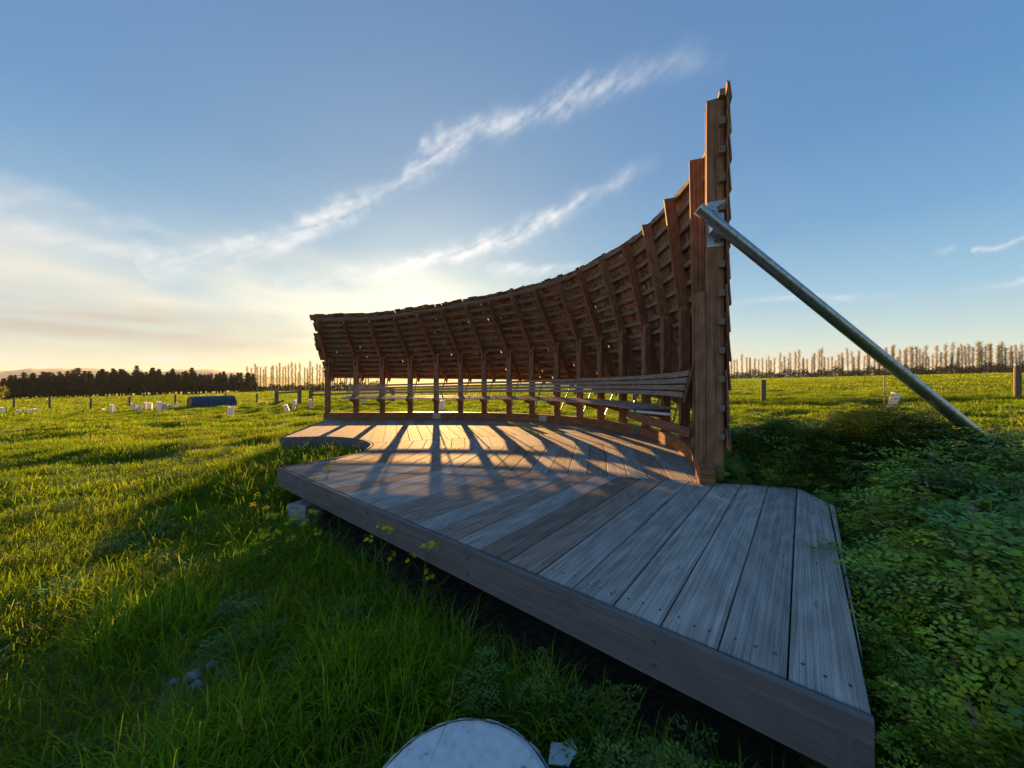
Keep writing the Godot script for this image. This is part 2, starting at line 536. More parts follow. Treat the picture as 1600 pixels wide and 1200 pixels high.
	for y in range(h / 2 + 8, h):
		for x in w * 3:
			data[y * w * 3 + x] = 0.25
	var im := Image.create_from_data(w, h, false, Image.FORMAT_RGBF, data.to_byte_array())
	return ImageTexture.create_from_image(im)


# ---------------------------------------------------------------- the shelter's curved frame
func cub(list: Array, s: float) -> Vector3:
	var i := clampi(int(floor(s)), 0, 16)
	var f := s - i
	var g := func(k):
		k = clampi(k, 0, 17)
		var a: Array = list[k]
		return Vector3(a[0], a[1], a[2]) if a.size() == 3 else Vector3(a[0], 0.0, a[1])
	var p0: Vector3 = g.call(i)
	var p1: Vector3 = g.call(i + 1)
	if f < 0.0 or f > 1.0:
		return p0 + (p1 - p0) * f
	var before: Vector3 = g.call(i - 1) if i > 0 else p0 * 2.0 - p1
	var after: Vector3 = g.call(i + 2) if i < 16 else p1 * 2.0 - p0
	return p0.cubic_interpolate(p1, before, after, f)

func base_at(s: float) -> Vector3:
	return cub(BASE, s)

func inward(s: float) -> Vector3:
	return cub(NRM, s).normalized()

func along(s: float) -> Vector3:
	return (cub(BASE, s + 0.05) - cub(BASE, s - 0.05)).normalized()

func bend_at(s: float) -> float:
	var i := clampi(int(floor(s)), 0, 16)
	return lerpf(BEND[i], BEND[i + 1], s - i)

func skin(s: float, k: float, out: float) -> Vector3:
	# a point on the shingled skin: s along the wall in frames, k up it (0 low, 1 top), out metres outward
	var lo := cub(LOW, s)
	var hi := cub(TOP, s)
	var r := (hi - lo).normalized()
	var t := (cub(LOW, s + 0.05).lerp(cub(TOP, s + 0.05), 0.5) - cub(LOW, s - 0.05).lerp(cub(TOP, s - 0.05), 0.5)).normalized()
	var o := r.cross(t).normalized()
	if o.dot(inward(s)) > 0.0:
		o = -o
	return lo.lerp(hi, k) + o * out


func build_shelter() -> void:
	var sh := thing("curved_shelter", "curved brown timber wind shelter with shingled back, tall at its near end", "shelter")
	# kerb beam on the deck, four lengths joined by steel plates
	var cuts := [-0.12, 4.05, 8.5, 12.85, 17.32]
	for q in 4:
		var pts := []
		var side := []
		var up := []
		var steps := 22
		for i in steps + 1:
			var s: float = lerpf(cuts[q] + 0.012, cuts[q + 1] - 0.012, float(i) / steps)
			pts.append(base_at(s) + inward(s) * 0.035 + Vector3(0, DECK + 0.070, 0))
			side.append(inward(s))
			up.append(Vector3.UP)
		var b := MB.new()
		b.sweep(pts, side, up, 0.105, 0.135, q * 3.7)
		part("kerb_beam", b, M.frame_orange, sh)
	for s in [4.05, 8.5, 12.85]:
		var b := MB.new()
		var p := base_at(s) + inward(s) * 0.0905 + Vector3(0, DECK + 0.068, 0)
		b.board(p - along(s) * 0.075, p + along(s) * 0.075, Vector3.UP, 0.118, 0.006, 0.001)
		for d in [-0.045, 0.045]:
			b.tube(p + along(s) * d, p + along(s) * d + inward(s) * 0.012, 0.012, 0.011, 6)
		part("steel_plate", b, M.steel, sh)
	var slots := MB.new()   # bolt slots cut in the kerb's inner face near its end
	# frames
	for i in 18:
		var s := float(i)
		var p := base_at(s)
		var n := inward(s)
		var t := along(s)
		var foot := p + Vector3(0, DECK + 0.137, 0)
		var head := p + Vector3(0, DECK + BEND[i], 0)
		var lo := Vector3(LOW[i][0], LOW[i][1], LOW[i][2])
		var hi := Vector3(TOP[i][0], TOP[i][1], TOP[i][2])
		var r := (hi - lo).normalized()
		var wood: Material = [M.frame_red, M.frame_tan, M.frame_red][i % 3]
		var wood2: Material = [M.frame_tan, M.frame_red][i % 2]
		if i == 17:
			# the tall end post is a pair of boards, a short one doubling its foot
			var e := MB.new()
			e.board(p + Vector3(0, DECK + 0.004, 0) - n * 0.045, hi + Vector3(0, 0.0, 0) - n * 0.045, n, 0.122, 0.052, 0.004, 0.4)
			part("end_post", e, M.frame_tan, sh)
			var e2 := MB.new()
			e2.board(p + Vector3(0, DECK + 0.004, 0) - n * 0.042 - t * 0.054, hi - Vector3(0, 0.03, 0) - n * 0.042 - t * 0.054, n, 0.118, 0.052, 0.004, 1.9)
			part("end_post", e2, M.frame_red, sh)
			var e3 := MB.new()
			e3.board(foot + n * 0.055 - t * 0.01, p + Vector3(0, DECK + 1.5, 0) + n * 0.055 - t * 0.01, n, 0.075, 0.05, 0.004, 2.9)
			part("post", e3, M.frame_tan, sh)
			continue
		var b := MB.new()
		b.board(foot + t * 0.022, head + t * 0.022 + Vector3(0, 0.03, 0), n, 0.098, 0.036, 0.004, s * 1.7)
		part("post", b, wood, sh)
		b = MB.new()
		b.board(foot - t * 0.010, head - t * 0.010 - Vector3(0, 0.15, 0), n, 0.090, 0.0275, 0.003, s * 2.1)
		part("post_core", b, M.frame_tan, sh)
		b = MB.new()   # rounded head
		b.tube(head + t * 0.0045 + Vector3(0, 0.03, 0), head + t * 0.0395 + Vector3(0, 0.03, 0), 0.0485, 0.0485, 14)
		part("post_head", b, wood, sh)
		b = MB.new()
		b.board(lo - t * 0.012, hi - t * 0.012, r.cross(t), 0.118, 0.031, 0.004, s * 2.3)
		part("rib", b, wood2, sh)
		# doubling board: upright beside the post, then a kinked length up the rib
		b = MB.new()
		b.board(foot - t * 0.0375, head - t * 0.0375, n, 0.088, 0.0265, 0.004, s * 0.9)
		part("flank_board", b, M.frame_tan, sh)
		b = MB.new()
		var kink := head - r * 0.02
		b.board(kink - t * 0.042, head.lerp(hi, 0.47) - t * 0.042, r.cross(t), 0.085, 0.028, 0.004, s * 1.1)
		part("splice_board", b, wood, sh)
		# bolt with a big round washer
		b = MB.new()
		b.tube(head + t * 0.040 + Vector3(0, 0.02, 0), head + t * 0.050 + Vector3(0, 0.02, 0), 0.034, 0.03, 14)
		b.tube(head + t * 0.050 + Vector3(0, 0.02, 0), head + t * 0.068 + Vector3(0, 0.02, 0), 0.015, 0.014, 6)
		part("bolt_washer", b, M.washer, sh)
		# thin galvanised stay from the rib's foot down to the kerb
		b = MB.new()
		b.tube(lo - t * 0.05 + r * 0.03, foot - n * 0.06 - t * 0.02 - Vector3(0, 0.05, 0), 0.012, 0.012, 7)
		part("stay_rod", b, M.steel, sh)
	# battens
	for k in 13:
		var pts := []
		var side := []
		var up := []
		var steps := 68
		for i in steps + 1:
			var s: float = lerpf(-0.12, 17.12, float(i) / steps)
			var p := skin(s, k / 12.0, 0.082)
			var p2 := skin(s, k / 12.0, 0.182)
			var o := (p2 - p).normalized()
			pts.append(p)
			side.append(o)
			up.append(o.cross(along(s)).normalized())
		var b := MB.new()
		b.sweep(pts, side, up, 0.042, lerpf(0.042, 0.05, k / 12.0), k * 1.3)
		part("batten", b, M.batten, sh)
	# shingles, course by course
	var r := RandomNumberGenerator.new()
	r.seed = 77
	var rest := {"shingle_brown": MB.new(), "shingle_dark": MB.new(), "shingle_straw": MB.new()}
	var own := 0
	for k in 14:
		var x := 17.14
		while x > -0.2:
			var wide := r.randf_range(0.055, 0.125) / 0.51
			var s1 := x
			var s0 := x - wide
			x -= wide + (r.randf_range(0.0015, 0.004) + (0.012 if r.randf() < 0.03 else 0.0)) / 0.51
			var kt := (k + 0.3 + r.randf_range(-0.03, 0.03)) / 12.0
			var kb := (k - 1.45 + r.randf_range(-0.09, 0.09)) / 12.0
			if k == 0:
				kb = (k - 0.42 + r.randf_range(-0.07, 0.07)) / 12.0
			if k == 13:
				kt = (lerpf(12.8, 12.18, s0 / 17.0) + r.randf_range(-0.1, 0.1)) / 12.0
				kb = (11.6 + r.randf_range(-0.1, 0.1)) / 12.0
			if k > 0 and k < 12 and s0 < 11.0 and r.randf() < 0.006:
				continue
			var th := r.randf_range(0.009, 0.014)
			var ot := 0.106 + r.randf_range(0.0, 0.004)
			var ob := 0.125 + r.randf_range(0.0, 0.006)
			if k == 0:
				ob = 0.116
			if k == 13:
				ot = 0.122
				ob = 0.134
			var tw := r.randf_range(-0.004, 0.004)
			var a := [skin(s0, kb, ob), skin(s1, kb, ob + tw), skin(s1, kt, ot), skin(s0, kt, ot + tw)]
			var o := [skin(s0, kb, ob + th), skin(s1, kb, ob + tw + th), skin(s1, kt, ot + th * 0.6), skin(s0, kt, ot + tw + th * 0.6)]
			var kind: String = ["shingle_brown", "shingle_dark", "shingle_straw", "shingle_brown"][r.randi() % 4]
			var alone := s0 > 12.6 and own < 300
			var b: MB = MB.new() if alone else rest[kind]
			var u0 := r.randf() * 3.0
			var v0 := r.randf() * 3.0
			var len: float = (a[3] - a[0]).length()
			var ww: float = (a[1] - a[0]).length()
			var uv := [Vector2(u0, v0), Vector2(u0, v0 + ww), Vector2(u0 + len, v0 + ww), Vector2(u0 + len, v0)]
			b.quad(o[0], o[1], o[2], o[3], uv[0], uv[1], uv[2], uv[3])
			b.quad(a[3], a[2], a[1], a[0], uv[3], uv[2], uv[1], uv[0])
			for j in 4:
				var m := (j + 1) % 4
				b.quad(a[j], a[m], o[m], o[j], uv[j], uv[m], uv[m] + Vector2(0.01, 0.01), uv[j] + Vector2(0.01, 0.01))
			if alone:
				own += 1
				part("shingle", b, M[kind], sh)
	for kind in rest:
		var o := part("far_shingles", rest[kind], M[kind], sh)
		o.set_meta("kind", "stuff")
	# steel bracket plate on the end post
	var pe := base_at(17.0)
	var ne := inward(17.0)
	var te := along(17.0)
	var b := MB.new()
	var mid := pe - ne * 0.045 + te * 0.030 + Vector3(0, DECK + 2.02, 0)
	b.board(mid - Vector3(0, 0.178, 0), mid + Vector3(0, 0.178, 0), ne, 0.116, 0.008, 0.001)
	var plate := part("bracket_plate", b, M.steel, sh)
	for d in [[-0.02, 0.125], [0.02, 0.095], [-0.022, -0.09], [0.0, -0.135]]:
		var q: Vector3 = mid + ne * d[0] + Vector3(0, d[1], 0) + te * 0.004
		b = MB.new()
		b.tube(q, q + te * 0.007, 0.013, 0.012, 6)
		part("bolt_head", b, M.screw, plate)


func build_pole() -> void:
	var o := thing("steel_brace_pole", "galvanised steel pole propping the shelter's tall end post from the weeds", "pole")
	var a := Vector3(1.405, DECK + 2.085, -2.70)
	var b := Vector3(3.62, DECK + 0.285, -2.70)
	var d := (b - a).normalized()
	var m := MB.new()
	m.tube(a, b + d * 0.9, 0.043, 0.043, 28, false)
	part("pipe", m, M.steel, o)
	m = MB.new()
	m.tube(a + d * 0.0, a + d * 0.02, 0.040, 0.040, 24)
	part("end_cap", m, M.screw, o)
	# lug that joins the pipe to the bracket plate
	m = MB.new()
	var c := Vector3(1.545, DECK + 1.985, -2.765)
	m.board(c + Vector3(0, 0, 0.03), c - Vector3(-0.02, 0, 0.09), Vector3.UP, 0.08, 0.012, 0.001)
	part("lug", m, M.steel, o)
	m = MB.new()
	m.tube(b + d * 0.35, b + d * 0.95, 0.09, 0.1, 14)
	part("concrete_footing", m, M.concrete, o)


func build_bench() -> void:
	var be := thing("curved_bench", "long curved bench of weathered slats fixed along the shelter's posts", "bench")
	var back_top := func(s): return lerpf(0.685, 0.895, clampf((s - 1.0) / 15.0, 0, 1))
	var back_low := func(s): return lerpf(0.50, 0.605, clampf((s - 1.0) / 15.0, 0, 1))
	var cuts := [0.78, 4.0, 7.05, 10.0, 12.95, 16.05]
	for q in 5:
		for j in 4:
			var pts := []
			var side := []
			var up := []
			for i in 13:
				var s: float = lerpf(cuts[q] + 0.008, cuts[q + 1] - 0.008, i / 12.0)
				var k := (j + 0.5) / 4.0
				var lowb := lerpf(0.30, 0.15, clampf((s - 1.0) / 15.0, 0, 1))
				var ytop: float = back_top.call(s)
				var ylow: float = back_low.call(s)
				var n := inward(s)
				var dirv := (n * (0.075 - lowb) + Vector3(0, ytop - ylow, 0))
				pts.append(base_at(s) + n * lowb + Vector3(0, DECK + ylow, 0) + dirv * k)
				var u := dirv.normalized()
				var stand := u.lerp(Vector3.UP, 0.75).normalized()
				up.append(stand)
				side.append(stand.cross(along(s)).normalized())
			var b := MB.new()
			b.sweep(pts, side, up, 0.016, lerpf(0.032, 0.054, q / 4.0), q * 2.1 + j * 0.7, j * 0.31)
			part("back_slat", b, M.bench_grey, be)
	var ends := [0.72, 3.5, 6.5, 9.5, 12.2, 14.0]
	for q in 5:
		for j in 7:
			var pts := []
			var side := []
			var up := []
			var s1: float = ends[q + 1] - 0.006
			if q == 4:
				s1 = lerpf(14.75, 13.95, j / 6.0)
			for i in 13:
				var s: float = lerpf(ends[q] + 0.006, s1, i / 12.0)
				var n := inward(s)
				pts.append(base_at(s) + n * lerpf(0.10, 0.43, j / 6.0) + Vector3(0, DECK + 0.462 - 0.0055 * j, 0))
				up.append(Vector3.UP)
				side.append(n)
			var b := MB.new()
			b.sweep(pts, side, up, 0.041, 0.022, q * 1.7 + j * 0.9, j * 0.27)
			part("seat_slat", b, M.bench_grey, be)
	for i in range(1, 17):
		var s := float(i)
		var n := inward(s)
		var t := along(s)
		var p := base_at(s) + Vector3(0, DECK, 0)
		if i < 15:
			# wedge-shaped bracket under the seat
			var b := MB.new()
			var a0 := p + n * 0.055 + t * 0.028
			var pr := [Vector2(0.0, 0.445), Vector2(0.36, 0.415), Vector2(0.36, 0.392), Vector2(0.0, 0.30)]
			var f := []
			var g := []
			for c in pr:
				f.append(a0 + n * c.x + Vector3(0, c.y, 0) - t * 0.02)
				g.append(a0 + n * c.x + Vector3(0, c.y, 0) + t * 0.02)
			b.quad(f[0], f[1], f[2], f[3], pr[0], pr[1], pr[2], pr[3])
			b.quad(g[3], g[2], g[1], g[0], pr[3], pr[2], pr[1], pr[0])
			for j in 4:
				var m := (j + 1) % 4
				b.quad(f[m], f[j], g[j], g[m], pr[m], pr[j], pr[j], pr[m])
			part("seat_bracket", b, M.frame_red, be)
		# rail that carries the back slats
		var lowb := lerpf(0.30, 0.15, clampf((s - 1.0) / 15.0, 0, 1))
		var b2 := MB.new()
		var pl: Vector3 = p + n * (lowb - 0.02) + Vector3(0, back_low.call(s) - 0.03, 0) + t * 0.028
		var ph: Vector3 = p + n * 0.05 + Vector3(0, back_top.call(s) + 0.03, 0) + t * 0.028
		b2.board(pl, ph, t, 0.03, 0.018, 0.002, s)
		part("back_rail", b2, M.frame_tan, be)
	# pale strip closing the seat's cut end and the joist that carries it
	var nf := inward(13.95)
	var pf := base_at(13.93) + nf * 0.445 + Vector3(0, DECK + 0.398, 0)
	var pb := base_at(14.80) + inward(14.8) * 0.10 + Vector3(0, DECK + 0.392, 0)
	var b := MB.new()
	b.board(pf, pb, Vector3.UP, 0.03, 0.018, 0.002)
	part("end_strip", b, M.white_paint, be)
	b = MB.new()
	b.board(pf - Vector3(0.0, 0.05, 0.06), base_at(16.75) + inward(16.75) * 0.11 + Vector3(0, DECK + 0.335, 0), Vector3.UP, 0.085, 0.035, 0.003)
	part("end_joist", b, M.frame_red, be)


# ---------------------------------------------------------------- the deck
func strip_plank(b: MB, poly: PackedVector2Array, d: Vector2, top: float, thick: float, u0: float, v0: float) -> void:
	if Geometry2D.is_polygon_clockwise(poly):
		poly.reverse()
	var e := Vector2(-d.y, d.x)
	var cnt := poly.size()
	var inner := PackedVector2Array()
	for i in cnt:
		var p := poly[i]
		var a := (p - poly[(i + cnt - 1) % cnt]).normalized()
		var c := (poly[(i + 1) % cnt] - p).normalized()
		var na := Vector2(-a.y, a.x)
		var nc := Vector2(-c.y, c.x)
		var m := na + nc
		m = m / maxf(0.4, m.length_squared() / 2.0)
		inner.append(p + m * 0.0032)
	var at := func(p: Vector2, y: float): return Vector3(p.x, y, -p.y)
	var uv := func(p: Vector2): return Vector2(u0 + p.dot(d), v0 + p.dot(e))
	var tris := Geometry2D.triangulate_polygon(inner)
	for i in range(0, tris.size(), 3):
		var x := inner[tris[i]]
		var y := inner[tris[i + 1]]
		var z := inner[tris[i + 2]]
		if (y - x).cross(z - x) < 0:
			var sw := y
			y = z
			z = sw
		b.tri(at.call(x, top), at.call(y, top), at.call(z, top), uv.call(x), uv.call(y), uv.call(z))
	for i in cnt:
		var j := (i + 1) % cnt
		var o := Vector2(0.003, 0.003)
		b.quad(at.call(poly[i], top - 0.003), at.call(poly[j], top - 0.003), at.call(inner[j], top), at.call(inner[i], top), uv.call(poly[i]), uv.call(poly[j]), uv.call(inner[j]), uv.call(inner[i]))
		b.quad(at.call(poly[i], top - thick), at.call(poly[j], top - thick), at.call(poly[j], top - 0.003), at.call(poly[i], top - 0.003), uv.call(poly[i]) + o * 9, uv.call(poly[j]) + o * 9, uv.call(poly[j]), uv.call(poly[i]))

func front_line() -> Array:
	# the open edge, with the bite rounded
	var out := []
	for i in FRONT.size():
		var p := Vector2(FRONT[i][0], FRONT[i][1])
		out.append(p)
		if i >= 2 and i <= 9:
			var a := Vector2(FRONT[i - 1][0], FRONT[i - 1][1])
			var b := Vector2(FRONT[i + 1][0], FRONT[i + 1][1])
			var c := Vector2(FRONT[i + 2][0], FRONT[i + 2][1])
			for k in [0.25, 0.5, 0.75]:
				out.append(p.cubic_interpolate(b, a, c, k))
	return out

func outline() -> PackedVector2Array:
	var out := PackedVector2Array()
	for p in front_line():
		out.append(p)
	for i in range(36, -1, -1):
		var q := base_at(i / 36.0 * 17.25 - 0.1)
		out.append(Vector2(q.x, -q.z))
	return out

func build_deck() -> void:
	var dk := thing("plank_deck", "low weathered grey plank deck with a curved bite, under the shelter", "deck")
	var r := RandomNumberGenerator.new()
	r.seed = 5
	# planks run over the boards of the weedy side, and stop behind the fascia elsewhere
	var grown := deck_poly.duplicate()
	var last := front_line().size() - 1
	grown[last - 3] += Vector2(0.777, -0.629) * 0.036
	grown[last - 2] += Vector2(0.036, -0.02)
	grown[last - 1] += Vector2(0.036, 0.03)
	grown[last] += Vector2(0.0, 0.036)
	var shrunk := Geometry2D.offset_polygon(grown, -0.036)
	var area: PackedVector2Array = shrunk[0]
	for s in shrunk:
		if s.size() > area.size():
			area = s
	# four fields of planks, each square to its own starting line: [a point of the line, plank direction, line of the next field]
	var fields := [
		[Vector2(0.84, 0.83), Vector2(0.629, 0.777)],
		[Vector2(0.42, 3.03), Vector2(0.228, 0.974)],
		[Vector2(-0.11, 4.23), Vector2(-0.14, 0.990)],
		[Vector2(-0.75, 4.82), Vector2(-0.31, 0.951)],
	]
	var screws := MB.new()
	for f in 4:
		var p0: Vector2 = fields[f][0]
		var d: Vector2 = fields[f][1]
		var e := Vector2(d.y, -d.x)
		var field: Array = [area]
		var big := 20.0
		if f > 0:
			field = Geometry2D.intersect_polygons(area, PackedVector2Array([p0 - e * big + d * 0.003, p0 + e * big + d * 0.003, p0 + e * big + d * big, p0 - e * big + d * big]))
		if f < 3:
			var p1: Vector2 = fields[f + 1][0]
			var d1: Vector2 = fields[f + 1][1]
			var e1 := Vector2(d1.y, -d1.x)
			var cut := []
			for poly in field:
				cut.append_array(Geometry2D.intersect_polygons(poly, PackedVector2Array([p1 - e1 * big - d1 * 0.003, p1 + e1 * big - d1 * 0.003, p1 + e1 * big - d1 * big, p1 - e1 * big - d1 * big])))
			field = cut
		var w := 0.163
		var start := 0.001 if f == 0 else 0.05
		for i in range(-40, 40):
			var gap := r.randf_range(0.0018, 0.0034)
			var x0 := i * w + start + gap
			var x1 := (i + 1) * w + start - gap
			var strip := PackedVector2Array([p0 + e * x0 - d * 9.0, p0 + e * x1 - d * 9.0, p0 + e * x1 + d * 9.0, p0 + e * x0 + d * 9.0])
			var roll := r.randf()
			var lift := r.randf_range(-0.0015, 0.0)
			var u0 := r.randf() * 7.0
			var v0 := r.randf() * 5.0
			for poly in field:
				for piece in Geometry2D.intersect_polygons(poly, strip):
					if piece.size() < 3 or Geometry2D.is_polygon_clockwise(piece):
						continue
					var size := 0.0
					for k in piece.size():
						size += piece[k].cross(piece[(k + 1) % piece.size()]) / 2.0
					if absf(size) < 0.004:
						continue
					var kind := "plank_grey"
					var far_i := (p0 + e * (x0 + x1) * 0.5).x
					if f == 0:
						if i >= -5:
							kind = "plank_pale" if roll < 0.6 else "plank_grey"
						elif i >= -12:
							kind = "plank_brown" if roll < 0.7 else ("plank_grey" if roll < 0.9 else "plank_umber")
						else:
							kind = "plank_grey" if roll < 0.35 else ("plank_pale" if roll < 0.5 else "plank_brown")
					elif f == 1:
						kind = "plank_umber" if roll < 0.28 else ("plank_brown" if roll < 0.65 else "plank_grey")
					else:
						kind = "plank_brown" if roll < 0.6 else "plank_grey"
					var b := MB.new()
					strip_plank(b, piece, d, DECK + lift, 0.034, u0, v0)
					part("plank", b, M[kind], dk)
			# screws on the joist lines
			for line in [0.11, 0.86, 1.62, 2.3]:
				for c in 3:
					var q: Vector2 = p0 + d * line + e * (lerpf(x0 + 0.028, x1 - 0.028, c / 2.0) + r.randf_range(-0.006, 0.006)) + d * r.randf_range(-0.012, 0.012)
					var inside := false
					for poly in field:
						inside = inside or Geometry2D.is_point_in_polygon(q, poly)
					if inside and r.randf() < 0.93:
						var s := 0.0048
						screws.tube(Vector3(q.x, DECK - 0.004, -q.y), Vector3(q.x, DECK + 0.0006, -q.y), s, s, 6)
	var so := part("screws", screws, M.screw, dk)
	so.set_meta("kind", "stuff")
	# fascia boards round the open edges
	var edge := front_line()
	var n := edge.size()
	for i in n - 1:
		var a: Vector2 = edge[i]
		var c: Vector2 = edge[i + 1]
		var d := (c - a).normalized()
		var inn := Vector2(-d.y, d.x)
		var b := MB.new()
		var tuck := 0.013 if i < n - 4 else 0.05
		var p0 := a + inn * tuck
		var p1 := c + inn * tuck
		if i == 0:
			p0 += d * 0.12
		var drop := 0.078 if i < n - 4 else 0.125
		b.board(Vector3(p0.x, DECK - drop, -p0.y), Vector3(p1.x, DECK - drop, -p1.y), Vector3.UP, 0.16, 0.024, 0.003, i * 1.3, i * 0.4)
		part("fascia_board", b, M.fascia, dk)
		if i == n - 5:
			for q in [0.62, 1.55, 2.45, 3.3]:
				for h in [0.04, 0.115]:
					var sp: Vector2 = a.lerp(c, q / 3.8) - inn * 0.001
					var sb := MB.new()
					sb.tube(Vector3(sp.x, DECK - h, -sp.y), Vector3(sp.x, DECK - h, -sp.y) - Vector3(inn.x, 0, -inn.y) * 0.003, 0.0065, 0.0065, 8)
					part("screw", sb, M.steel, dk)
	# joists and short piles that carry it
	for k in 5:
		var b := MB.new()
		var o := Vector2(0.84, 0.83) + Vector2(0.629, 0.777) * (0.3 + 0.62 * k) + Vector2(-0.777, 0.629) * 0.25
		var q := o + Vector2(-0.777, 0.629) * (2.9 - 0.1 * k)
		b.board(Vector3(o.x, DECK - 0.105, -o.y), Vector3(q.x, DECK - 0.105, -q.y), Vector3.UP, 0.135, 0.045, 0.002)
		part("joist", b, M.fascia, dk)
	for p in [[1.05, 1.75], [-0.05, 2.55], [-1.1, 3.2], [1.7, 2.3], [0.6, 3.2], [-0.6, 4.2], [1.3, 4.4], [-2.4, 5.6], [-0.5, 6.2], [-3.2, 6.6], [0.9, 5.7]]:
		var b := MB.new()
		b.board(Vector3(p[0], -0.15, -p[1]), Vector3(p[0], DECK - 0.036, -p[1]), Vector3.RIGHT, 0.12, 0.12, 0.006)
		part("pile", b, M.fence_wood, dk)


# ---------------------------------------------------------------- plants
func blade(b: MB, at: Vector3, yaw: float, height: float, wide: float, lean: float, tone: Color) -> void:
	var d := Vector3(cos(yaw), 0, sin(yaw))
	var s := Vector3(-sin(yaw), 0, cos(yaw)) * wide / 2.0
	var p1 := at + Vector3(0, height * 0.5, 0) + d * lean * 0.22 * height
	var p2 := at + Vector3(0, height * 0.85, 0) + d * lean * 0.62 * height
	var p3 := at + Vector3(0, height * (1.0 - 0.22 * lean), 0) + d * lean * 1.1 * height
	var k := b.v.size()
	b.v.append_array([at - s, at + s, p1 - s * 0.85, p1 + s * 0.85, p2 - s * 0.5, p2 + s * 0.5, p3])
	b.c.append_array([tone, tone, tone, tone, tone, tone, tone])
	b.ix.append_array([k, k + 2, k + 1, k + 1, k + 2, k + 3, k + 2, k + 4, k + 3, k + 3, k + 4, k + 5, k + 4, k + 6, k + 5])

func grass_tone(r: RandomNumberGenerator) -> Color:
	var q := r.randf()
	var c := Color(0.165, 0.265, 0.012).lerp(Color(0.25, 0.35, 0.016), r.randf())
	if q < 0.08:
		c = Color(0.36, 0.33, 0.10)
	elif q < 0.4:
		c = Color(0.12, 0.205, 0.018)
	return c

func turf(seed: int, count: int, radius: float, h0: float, h1: float, wide: float, lean: float) -> MB:
	var b := MB.new()
	b.flat = true
	b.tinted = true
	var r := RandomNumberGenerator.new()
	r.seed = seed
	for i in count:
		var a := r.randf() * TAU
		var q := sqrt(r.randf()) * radius
		var at := Vector3(cos(a) * q, -0.03, sin(a) * q)
		var fall := 1.0 - 0.45 * (q / radius)
		blade(b, at, r.randf() * TAU, lerpf(h0, h1, pow(r.randf(), 1.6)) * fall + 0.03, wide * r.randf_range(0.7, 1.3), lean * r.randf_range(0.2, 1.2), grass_tone(r))
	return b

func in_view(x: float, z: float, slack: float) -> bool:
	var d := -z
	return d > -0.5 and absf(x) < maxf(d, 0.0) * 1.46 + slack

func deck_gap(x: float, z: float) -> float:
	# metres outside the deck's outline (negative inside)
	var p := Vector2(x, -z)
	var best := 99.0
	for i in deck_poly.size():
		var q := Geometry2D.get_closest_point_to_segment(p, deck_poly[i], deck_poly[(i + 1) % deck_poly.size()])
		best = minf(best, p.distance_to(q))
	return -best if Geometry2D.is_point_in_polygon(p, deck_poly) else best

func weedy(x: float, z: float) -> float:
	# how much of the ground cover here is leafy weeds on the heap
	return clampf((rise(x, z) - 0.15 * smoothstep(1.9, 0.7, Vector2(x + 2.5, -z - 4.7).length()) - (0.026 * x + 0.012 * z) * smoothstep(4.0, 14.0, Vector2(x, -z - 4.0).length())) / 0.26, 0.0, 1.0)

